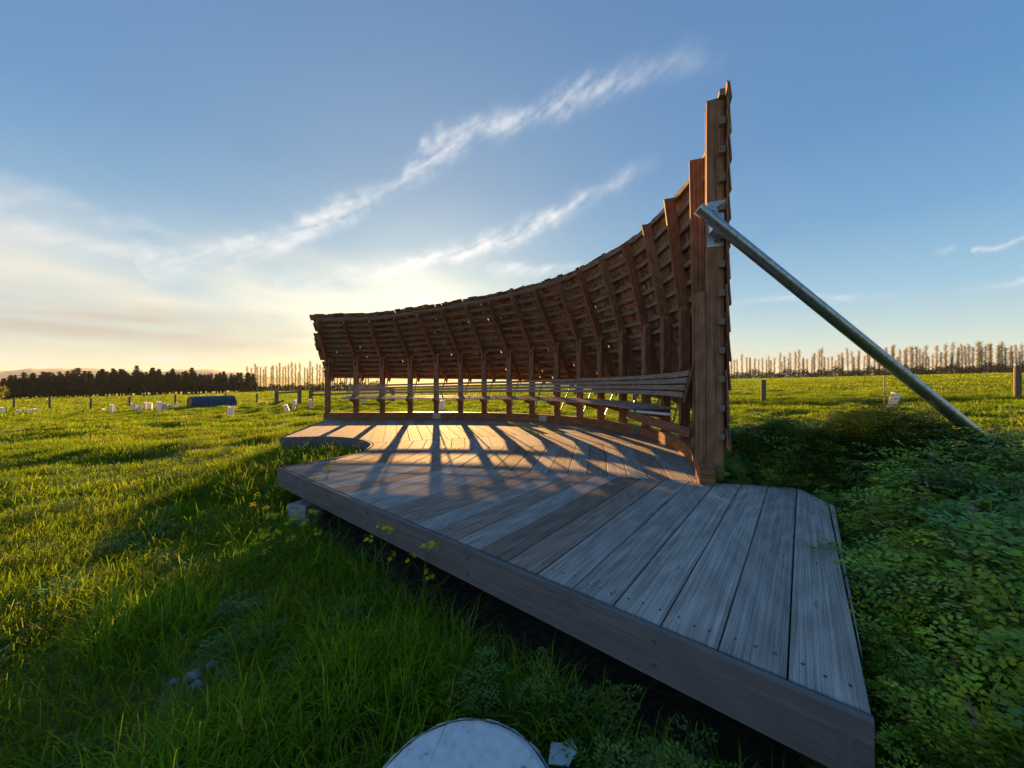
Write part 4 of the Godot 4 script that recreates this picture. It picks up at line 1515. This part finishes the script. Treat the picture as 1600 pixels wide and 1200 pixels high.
# ---------------------------------------------------------------- paddock furniture
func build_paddock() -> void:
	var r := RandomNumberGenerator.new()
	r.seed = 61
	# sleeves round young trees: x, z, height, tilt, label
	var sleeves := [
		[-32.39,-22.74,0.44,0.0,"white tree sleeve at the paddock's outermost visible edge, past all the others"],
		[-31.65,-22.99,0.40,0.0,"lone white tree sleeve, second from the edge by the lit green tree"],
		[-30.39,-22.62,0.40,0.0,"outer white tree sleeve of the close pair before the forest"],
		[-29.82,-22.45,0.40,0.1,"inner white tree sleeve of the close pair before the forest"],
		[-26.62,-23.40,0.32,-0.15,"small leaning white tree sleeve behind the taller one standing alone"],
		[-22.01,-19.74,0.60,0.0,"tall white tree sleeve standing alone before the cluster by the hut"],
		[-23.71,-22.46,0.55,0.1,"white tree sleeve at the outer end of the cluster by the hut"],
		[-22.42,-21.57,0.57,0.05,"second white tree sleeve in the cluster by the hut"],
		[-24.63,-24.09,0.48,0.0,"third white tree sleeve in the cluster by the hut"],
		[-23.65,-23.48,0.52,0.0,"fourth white tree sleeve in the cluster by the hut"],
		[-20.69,-21.03,0.66,-0.05,"tallest white tree sleeve in the cluster by the hut"],
		[-22.80,-23.47,0.50,0.0,"white tree sleeve just past the tallest one by the hut"],
		[-23.52,-24.58,0.42,0.0,"short white tree sleeve nearer the hut's open end"],
		[-25.43,-27.23,0.34,0.0,"lowest white tree sleeve right beside the hut's open end"],
		[-13.25,-16.87,0.58,0.06,"white tree sleeve standing alone in front of the hut's closed end"],
		[-11.18,-18.04,0.52,0.4,"strongly leaning white tree sleeve near the gate"],
		[-12.62,-20.73,0.64,-0.12,"upright white tree sleeve close behind the leaning one near the gate"],
		[-11.69,-20.91,0.58,0.15,"white tree sleeve at the foot of the gate post"],
		[-9.52,-22.98,0.45,0.0,"white tree sleeve seen under the far end of the bench"],
		[-2.92,-14.87,0.50,0.0,"white tree sleeve seen under the middle of the bench"],
		[11.92,-11.26,0.54,0.25,"white tree sleeve leaning beside the thin dark stake beyond the weeds"],
	]
	for e in sleeves:
		var at := Vector3(e[0], land(e[0], e[1]), e[1])
		var o := thing("tree_sleeve", e[4], "tree guard", at, "white sleeves round young trees")
		o.rotation = Vector3(0.05, r.randf() * 3.0, e[3])
		var b := MB.new()
		var hh: float = e[2]
		var c := [Vector3(-0.10, 0, -0.08), Vector3(0.09, 0, -0.09), Vector3(0.0, 0, 0.11)]
		var flare := r.randf_range(1.05, 1.35)
		for i in 3:
			var p: Vector3 = c[i]
			var q: Vector3 = c[(i + 1) % 3]
			b.quad(p - Vector3(0, 0.06, 0), q - Vector3(0, 0.06, 0), q * flare + Vector3(0, hh * r.randf_range(0.9, 1.05), 0), p * flare + Vector3(0, hh * r.randf_range(0.9, 1.05), 0))
		part("sleeve", b, M.guard_plastic, o)
		b = MB.new()
		b.tube(Vector3(0.09, -0.1, 0.05), Vector3(0.1, hh * 1.06, 0.05), 0.012, 0.012, 5)
		part("stake", b, M.fence_wood, o)
	# half-round tin hut with a plank end
	var ha := Vector3(-23.3, 0, -25.9)
	var hb := Vector3(-21.75, 0, -27.95)
	ha.y = land(ha.x, ha.z) - 0.1
	hb.y = ha.y
	var hut := thing("half_round_hut", "dark blue half-round tin animal hut with a wooden end", "hut", ha)
	var ax := (hb - ha)
	var l := ax.length()
	ax /= l
	var sd := ax.cross(Vector3.UP)
	var b := MB.new()
	var seg := 14
	var rr := 0.98
	for i in seg:
		var a0 := PI * i / seg
		var a1 := PI * (i + 1) / seg
		var p0 := sd * cos(a0) * rr + Vector3(0, sin(a0) * rr, 0)
		var p1 := sd * cos(a1) * rr + Vector3(0, sin(a1) * rr, 0)
		# corrugations along the length
		for k in 24:
			var x0 := l * k / 24.0
			var x1 := l * (k + 1) / 24.0
			var f0 := 1.0 + (0.012 if k % 2 else 0.0)
			var f1 := 1.0 + (0.0 if k % 2 else 0.012)
			b.quad(p0 * f0 + ax * x0, p0 * f1 + ax * x1, p1 * f1 + ax * x1, p1 * f0 + ax * x0)
	part("tin_roof", b, M.hut_tin, hut)
	b = MB.new()
	for i in seg:
		var a0 := PI * i / seg
		var a1 := PI * (i + 1) / seg
		b.tri(ax * l, sd * cos(a0) * rr + Vector3(0, sin(a0) * rr, 0) + ax * l, sd * cos(a1) * rr + Vector3(0, sin(a1) * rr, 0) + ax * l)
	part("closed_end", b, M.hut_tin, hut)
	for i in 9:
		var x0 := -0.95 + i * 0.211
		var xm := x0 + 0.1
		var hh := sqrt(maxf(0.0, rr * rr - xm * xm)) - 0.02
		var low := 0.0
		if i == 6 or i == 7:
			low = 0.5   # the doorway
		b = MB.new()
		b.board(sd * xm + Vector3(0, low, 0) + ax * 0.04, sd * xm + Vector3(0, maxf(hh, low + 0.1), 0) + ax * 0.04, sd, 0.2, 0.02, 0.002)
		part("end_board", b, M.hut_wood, hut)
	# fences
	var left := thing("paddock_fence", "post and wire fence along the foot of the dark forest", "fence", Vector3.ZERO)
	var lp := [[-47.0,-32.5],[-41.4,-29.8],[-36.49,-27.8],[-31.85,-25.94],[-34.9,-30.8],[-40.49,-39.57],[-26.71,-33.92]]
	lp = [[-52.0,-30.2],[-46.2,-30.0],[-41.4,-29.8],[-37.4,-29.0],[-33.6,-28.6],[-30.5,-28.6],[-27.8,-29.6],[-24.6,-30.8],[-21.2,-29.8],[-17.17,-26.13]]
	var right := thing("field_fence", "post and wire fence crossing the field beyond the steel pole", "fence", Vector3.ZERO)
	var rp := [[5.6,-16.4],[10.84,-15.45],[19.03,-13.49],[23.5,-12.6]]
	for pair in [[left, lp, 0.95], [right, rp, 1.1]]:
		var tops := []
		for q in pair[1]:
			var p := Vector3(q[0], land(q[0], q[1]), q[1])
			var thin: bool = pair[0] == right and absf(q[0] - 14.9) < 0.1
			var m := MB.new()
			if pair[0] == right:
				m.tube(p - Vector3(0, 0.3, 0), p + Vector3(0, pair[2] * (1.22 if q[0] > 15 else 1.0), 0), 0.022 if thin else 0.10, 0.02 if thin else 0.095, 9)
			else:
				m.tube(p - Vector3(0, 0.3, 0), p + Vector3(0, pair[2], 0), 0.075, 0.07, 8)
			part("fence_post", m, M.wire if thin else M.fence_wood, pair[0])
			tops.append(p)
		for hgt in [0.25, 0.5, 0.72, 0.92]:
			var m := MB.new()
			for i in tops.size() - 1:
				m.tube(tops[i] + Vector3(0, hgt, 0), tops[i + 1] + Vector3(0, hgt, 0), 0.003, 0.003, 4, false)
			part("wire", m, M.wire, pair[0])
	var st := MB.new()
	var sp := Vector3(12.38, 0, -11.91)
	sp.y = land(sp.x, sp.z)
	st.tube(-Vector3(0, 0.3, 0), Vector3(0, 1.1, 0), 0.017, 0.015, 6)
	st.tube(Vector3(0, 1.1, 0), Vector3(0, 1.12, 0), 0.022, 0.018, 6)
	single("dark_stake", st, M.wire, "thin dark stake standing alone in the grass beyond the weeds", "stake", sp)
	# gate with rails
	var gate := thing("timber_gate", "dark timber rail gate and its posts beyond the shelter's far end", "gate", Vector3.ZERO)
	var gp := [[-17.17,-26.13],[-14.95,-25.22],[-14.2,-25.3],[-8.6,-25.9]]
	for q in gp:
		var p := Vector3(q[0], land(q[0], q[1]), q[1])
		var m := MB.new()
		m.board(p - Vector3(0, 0.3, 0), p + Vector3(0, 1.14, 0), Vector3.RIGHT, 0.19, 0.19, 0.01)
		part("gate_post", m, M.fence_wood, gate)
	for pair in [[0, 1, 0.95], [2, 3, 1.05], [2, 3, 0.78]]:
		var a := Vector3(gp[pair[0]][0], land(gp[pair[0]][0], gp[pair[0]][1]) + pair[2], gp[pair[0]][1])
		var c := Vector3(gp[pair[1]][0], land(gp[pair[1]][0], gp[pair[1]][1]) + pair[2], gp[pair[1]][1])
		var m := MB.new()
		m.board(a, c, Vector3.UP, 0.12, 0.04, 0.004)
		part("rail", m, M.fence_wood, gate)
	for s in [[-14.2, -25.3, 0.9, -11.4, -25.6, 0.0], [-8.6, -25.9, 0.9, -11.4, -25.6, 0.0]]:
		var m := MB.new()
		m.board(Vector3(s[0], land(s[0], s[1]) + s[2], s[1]), Vector3(s[3], land(s[3], s[4]) + 0.05, s[4]), Vector3.UP, 0.05, 0.03, 0.004)
		part("brace", m, M.fence_wood, gate)
	b = MB.new()
	b.board(Vector3(-17.9, land(-17.9, -26.3) + 0.08, -26.3), Vector3(-16.3, land(-16.3, -25.6) + 0.42, -25.6), Vector3.UP, 0.13, 0.06, 0.004)
	single("fallen_rail", b, M.fence_wood, "dark fence rail fallen slantwise against the gate post", "rail")


# ---------------------------------------------------------------- trees
func leaf_tri(b: MB, at: Vector3, size: float, r: RandomNumberGenerator, tone: Color, hang := 0.0) -> void:
	var a := Vector3(r.randf_range(-1, 1), r.randf_range(-1, 1) * (1.0 - hang), r.randf_range(-1, 1)).normalized()
	var c := a.cross(Vector3(r.randf_range(-1, 1), r.randf_range(-1, 1), r.randf_range(-1, 1))).normalized()
	var k := b.v.size()
	b.v.append_array([at - a * size, at + c * size * 0.45, at + a * size, at - c * size * 0.45])
	b.c.append_array([tone, tone, tone, tone])
	b.ix.append_array([k, k + 1, k + 2, k, k + 2, k + 3])

func pine_parts(seed: int, height: float) -> Array:
	var r := RandomNumberGenerator.new()
	r.seed = seed
	var crown := MB.new()
	crown.flat = true
	crown.tinted = true
	var trunk := MB.new()
	var sway := Vector3(r.randf_range(-0.3, 0.3), 0, r.randf_range(-0.3, 0.3))
	trunk.tube(Vector3(0, -0.4, 0), Vector3(0, height * 0.5, 0) + sway * 0.4, 0.2, 0.13, 7, false)
	trunk.tube(Vector3(0, height * 0.5, 0) + sway * 0.4, Vector3(0, height, 0) + sway, 0.13, 0.03, 6, false)
	var y := height * r.randf_range(0.13, 0.2)
	while y < height * 0.99:
		var k := y / height
		var reach := height * 0.22 * pow(1.0 - k, 0.8) * r.randf_range(0.6, 1.2) + 0.04
		if k < 0.25:
			reach *= 0.8
		var limbs := 5 + r.randi() % 3
		for j in limbs:
			var yaw := TAU * (j + r.randf()) / limbs
			var d := Vector3(cos(yaw), 0.16 + 0.5 * k, sin(yaw)).normalized()
			var root := Vector3(0, y, 0) + sway * k
			var len := reach * r.randf_range(0.6, 1.12)
			trunk.tube(root, root + d * len, 0.03, 0.012, 4, false)
			for q in 15:
				var f := pow(r.randf(), 0.7)
				var p := root + d * len * f + Vector3(r.randf_range(-1, 1), r.randf_range(-0.5, 0.7), r.randf_range(-1, 1)) * (0.16 + 0.32 * (1.0 - k))
				leaf_tri(crown, p, r.randf_range(0.20, 0.45) * (0.45 + 0.6 * (1.0 - k)), r, Color(0.022, 0.034, 0.018).lerp(Color(0.040, 0.052, 0.022), r.randf()))
		y += height * r.randf_range(0.035, 0.055)
	return [crown.mesh(M.needles), trunk.mesh(M.bark)]

func poplar_parts(seed: int, height: float) -> Array:
	var r := RandomNumberGenerator.new()
	r.seed = seed
	var crown := MB.new()
	crown.flat = true
	crown.tinted = true
	var trunk := MB.new()
	var sway := Vector3(r.randf_range(-0.5, 0.5), 0, r.randf_range(-0.5, 0.5))
	trunk.tube(Vector3(0, -0.5, 0), Vector3(0, height * 0.6, 0) + sway * 0.5, 0.28, 0.15, 7, false)
	trunk.tube(Vector3(0, height * 0.6, 0) + sway * 0.5, Vector3(0, height, 0) + sway, 0.15, 0.03, 6, false)
	for i in 100:
		var k := lerpf(0.10, 0.97, (i + r.randf()) / 100.0)
		var yaw := r.randf() * TAU
		var len := height * 0.15 * (1.0 - 0.55 * k) * r.randf_range(0.6, 1.2) * (0.55 if k < 0.28 else 1.0)
		var root := Vector3(0, height * k, 0) + sway * k
		var d := Vector3(cos(yaw) * 0.42, 1.0, sin(yaw) * 0.42).normalized()
		trunk.tube(root, root + d * len, 0.05, 0.015, 4, false)
		for q in 13:
			if r.randf() < 0.35:
				continue
			var p := root + d * len * r.randf_range(0.3, 1.25) + Vector3(r.randf_range(-1, 1), r.randf_range(-1, 1), r.randf_range(-1, 1)) * 0.42
			leaf_tri(crown, p, r.randf_range(0.14, 0.30), r, Color(0.34, 0.31, 0.26).lerp(Color(0.46, 0.43, 0.37), r.randf()))
	return [crown.mesh(M.poplar_leaf), trunk.mesh(M.pale_bark)]

func plant_tree(called: String, kinds: Array, pick: int, at: Vector3, yaw: float, size: Vector3, label: String, group: String) -> void:
	var o := thing(called, label, "tree", at, group)
	o.rotation.y = yaw
	o.scale = size
	for j in 2:
		var m := MeshInstance3D.new()
		m.name = ["crown", "trunk"][j]
		m.mesh = kinds[pick][j]
		o.add_child(m)

func build_trees() -> void:
	var r := RandomNumberGenerator.new()
	r.seed = 500
	var pines := [pine_parts(1, 9.0), pine_parts(2, 10.0), pine_parts(3, 8.6), pine_parts(4, 9.6)]
	var count := 78
	for i in count:
		# a plantation edge running away behind the paddock
		var k := float(i) / (count - 1)
		var q := lerpf(-1.52, -0.735, k) + r.randf_range(-0.006, 0.006)
		var d := lerpf(96.0, 150.0, k) + (9.0 if i % 2 else 0.0) + r.randf_range(-3, 3)
		var x := q * d
		var tall := lerpf(0.9, 1.12, r.randf()) * (0.8 if i < 15 and i > 6 else 1.0) * lerpf(0.82, 1.05, k)
		if k > 0.82:
			tall *= 0.86
		plant_tree("pine_tree", pines, r.randi() % 4, Vector3(x, land(x, -d), -d), r.randf() * TAU, Vector3(1.55, 1.0, 1.55) * tall, "%s dark pine along the forest edge, counting toward the shelter" % ordinal(i + 1), "dark pines of the forest edge")
		d += r.randf_range(13.0, 20.0)
		x = (q + r.randf_range(0.002, 0.014)) * d
		plant_tree("inner_pine", pines, r.randi() % 4, Vector3(x, land(x, -d), -d), r.randf() * TAU, Vector3(1.55, 1.0, 1.55) * tall * r.randf_range(0.95, 1.2), "%s dark pine of the rank behind the forest edge, counting toward the shelter" % ordinal(i + 1), "dark pines behind the forest edge")
	var poplars := [poplar_parts(11, 17.0), poplar_parts(12, 18.0), poplar_parts(13, 16.0), poplar_parts(14, 17.5), poplar_parts(15, 15.0)]
	count = 96
	for i in count:
		var k := (i + r.randf_range(-0.55, 0.55)) / (count - 1)
		var q := lerpf(0.595, 1.47, k)
		var d := lerpf(248.0, 178.0, k)
		var x := q * d
		var tall := r.randf_range(0.68, 1.04)
		if sin(i * 0.9) > 0.55:
			tall *= 1.08
		plant_tree("poplar_tree", poplars, r.randi() % 5, Vector3(x, land(x, -d) - 0.3, -d), r.randf() * TAU, Vector3(1.2, 1.05, 1.2) * tall * 0.95, "%s slender poplar in the row beyond the steel pole, counting from the shelter" % ordinal(i + 1), "poplars in the row beyond the steel pole")
	count = 40
	for i in count:
		var k := (i + r.randf_range(-0.3, 0.3)) / (count - 1)
		var q := lerpf(-0.735, -0.40, k)
		var d := lerpf(215.0, 205.0, k)
		var x := q * d
		plant_tree("backlit_poplar", poplars, r.randi() % 5, Vector3(x, land(x, -d) - 0.3, -d), r.randf() * TAU, Vector3(1, 1, 1) * r.randf_range(0.72, 1.0), "%s backlit poplar between the dark forest and the shelter, counting from the forest" % ordinal(i + 1), "backlit poplars in the sun's glow")
	# hedges below the poplars
	for e in [["dark low hedge along the foot of the poplars beyond the steel pole", 0.56, 1.50, 240.0, 172.0, 6.6, 1900], ["hazy low hedge along the foot of the backlit poplars", -0.76, -0.36, 208.0, 200.0, 5.0, 700]]:
		var hd := thing("hedge", e[0], "hedge", Vector3.ZERO)
		var b := MB.new()
		b.flat = true
		b.tinted = true
		var st := MB.new()
		for i in e[6]:
			var k: float = (i + r.randf()) / float(e[6])
			var q: float = lerpf(e[1], e[2], k)
			var d: float = lerpf(e[3], e[4], k) + r.randf_range(-1.2, 1.2)
			var p := Vector3(q * d, 0, -d)
			p.y = land(p.x, p.z)
			var hh: float = e[5] * (0.62 + 0.3 * sin(k * 90.0) * sin(k * 37.0) + r.randf_range(-0.12, 0.2))
			if i % 5 == 0:
				st.tube(p - Vector3(0, 0.3, 0), p + Vector3(0, hh * 0.8, 0), 0.08, 0.03, 5, false)
			for j in 14:
				leaf_tri(b, p + Vector3(r.randf_range(-0.9, 0.9), r.randf() * hh, r.randf_range(-0.9, 0.9)), r.randf_range(0.25, 0.5), r, Color(0.035, 0.05, 0.018).lerp(Color(0.06, 0.065, 0.022), r.randf()))
		part("foliage", b, M.needles, hd)
		part("stems", st, M.bark, hd).set_meta("kind", "stuff")
	# a broadleaf tree at the paddock's edge, catching the sun
	var lit := thing("broadleaf_tree", "sunlit yellow-green broadleaf tree cut by the picture's edge, before the forest", "tree", Vector3(-44.3, land(-44.3, -30.0), -30.0))
	var crown := MB.new()
	crown.flat = true
	crown.tinted = true
	for i in 1500:
		var p := Vector3(r.randfn(), r.randfn(), r.randfn()).normalized() * pow(r.randf(), 0.4) * Vector3(1.45, 1.05, 1.3)
		leaf_tri(crown, p + Vector3(0, 1.55, 0), r.randf_range(0.05, 0.11), r, Color(0.12, 0.15, 0.02).lerp(Color(0.18, 0.19, 0.03), r.randf()))
	part("crown", crown, M.poplar_leaf, lit)
	var tr := MB.new()
	tr.tube(Vector3(0, -0.3, 0), Vector3(0, 1.6, 0), 0.1, 0.04, 7, false)
	part("trunk", tr, M.bark, lit)


func build_land() -> void:
	# one sheet from underfoot to the horizon
	var b := MB.new()
	var rings := 132
	var spokes := 300
	var ctr := Vector2(0.0, -3.0)
	var radius := func(i: int): return 0.12 * (pow(1.0845, i) - 1.0) / 0.0845 if i < rings else 7000.0
	for i in rings + 1:
		var q: float = radius.call(i)
		for j in spokes:
			var a := TAU * j / spokes
			var x := ctr.x + cos(a) * q
			var z := ctr.y + sin(a) * q
			b.v.append(Vector3(x, land(x, z), z))
			b.t.append(Vector2(x, z))
			b.c.append(Color.WHITE)
	for i in rings:
		for j in spokes:
			var k := i * spokes + j
			var m := i * spokes + (j + 1) % spokes
			b.ix.append_array([k, k + spokes, m, m, k + spokes, m + spokes])
	for i in b.v.size():
		var p := b.v[i]
		var e := maxf(0.05, 0.02 * Vector2(p.x, p.z).length())
		b.n.append(Vector3(land(p.x - e, p.z) - land(p.x + e, p.z), 2 * e, land(p.x, p.z - e) - land(p.x, p.z + e)).normalized())
	structure("ground", b, M.soil)
	# bare earth under the deck, where no grass grows
	b = MB.new()
	var cell := 0.12
	for iz in range(4, 62):
		for ixx in range(-34, 20):
			var c := Vector2((ixx + 0.5) * cell, (iz + 0.5) * cell)
			if deck_gap(c.x, -c.y) > 0.05:
				continue
			var q := []
			for k in [[0, 0], [1, 0], [1, 1], [0, 1]]:
				var x: float = (ixx + k[0]) * cell
				var z: float = -(iz + k[1]) * cell
				q.append(Vector3(x, land(x, z) + 0.012, z))
			b.quad(q[0], q[1], q[2], q[3])
	structure("bare_ground", b, M.bare_earth)
	# far hills
	b = MB.new()
	var ridge := FastNoiseLite.new()
	ridge.seed = 12
	ridge.frequency = 0.09
	for i in 220:
		var pts := []
		for j in 2:
			var az := deg_to_rad(lerpf(-95.0, -28.0, (i + j) / 220.0))
			var hh := (95.0 + 75.0 * ridge.get_noise_1d(rad_to_deg(az)) + 22.0 * ridge.get_noise_1d(rad_to_deg(az) * 5.0)) * smoothstep(-28.0, -42.0, rad_to_deg(az))
			var d := Vector3(sin(az), 0, -cos(az))
			pts.append([d * 4700.0 + Vector3(0, -30, 0), d * 5400.0 + Vector3(0, hh * 0.7, 0), d * 6000.0 + Vector3(0, hh, 0)])
		for k in 2:
			b.quad(pts[0][k], pts[1][k], pts[1][k + 1], pts[0][k + 1])
	structure("hills", b, M.hill)


func _ready() -> void:
	# camera
	var cam := Camera3D.new()
	cam.name = "camera"
	cam.projection = Camera3D.PROJECTION_FRUSTUM
	cam.near = 0.05
	cam.far = 12000.0
	cam.size = 2.0 * 0.05 * 600.0 / 560.0
	cam.frustum_offset = Vector2(0, -0.05 * 8.0 / 560.0)
	cam.position = Vector3(0, 1.2, 0)
	add_child(cam)
	cam.current = true
	# sky, exposure
	var env := Environment.new()
	env.background_mode = Environment.BG_SKY
	var sky := Sky.new()
	var sm := PanoramaSkyMaterial.new()
	sm.panorama = sky_picture()
	sky.sky_material = sm
	env.sky = sky
	env.background_energy_multiplier = 1.12 / EXPOSURE
	env.tonemap_mode = Environment.TONE_MAPPER_LINEAR
	env.tonemap_exposure = EXPOSURE
	env.fog_enabled = true
	env.fog_density = 0.00009
	env.fog_light_color = Color(0.93, 0.94, 0.94)
	env.sdfgi_enabled = true
	env.ssao_enabled = true
	env.ssil_enabled = true
	var we := WorldEnvironment.new()
	we.name = "world"
	we.environment = env
	add_child(we)
	# low evening sun behind the shelter
	var sun := DirectionalLight3D.new()
	sun.name = "sun"
	sun.light_energy = 1.6
	sun.light_color = Color(1.0, 0.775, 0.46)
	sun.light_angular_distance = 0.55
	sun.shadow_enabled = true
	sun.rotation_degrees = Vector3(-SUN_EL, 180.0 - SUN_AZ, 0)
	add_child(sun)

	hills_noise.seed = 21
	hills_noise.frequency = 0.5
	hills_noise.fractal_octaves = 2
	rng.seed = 1
	deck_poly = outline()
	materials()
	build_land()
	build_deck()
	build_shelter()
	build_pole()
	build_bench()
	build_trees()
	build_paddock()
	build_weeds()
	build_mustard()
	build_small_ground_things()
	build_grass()
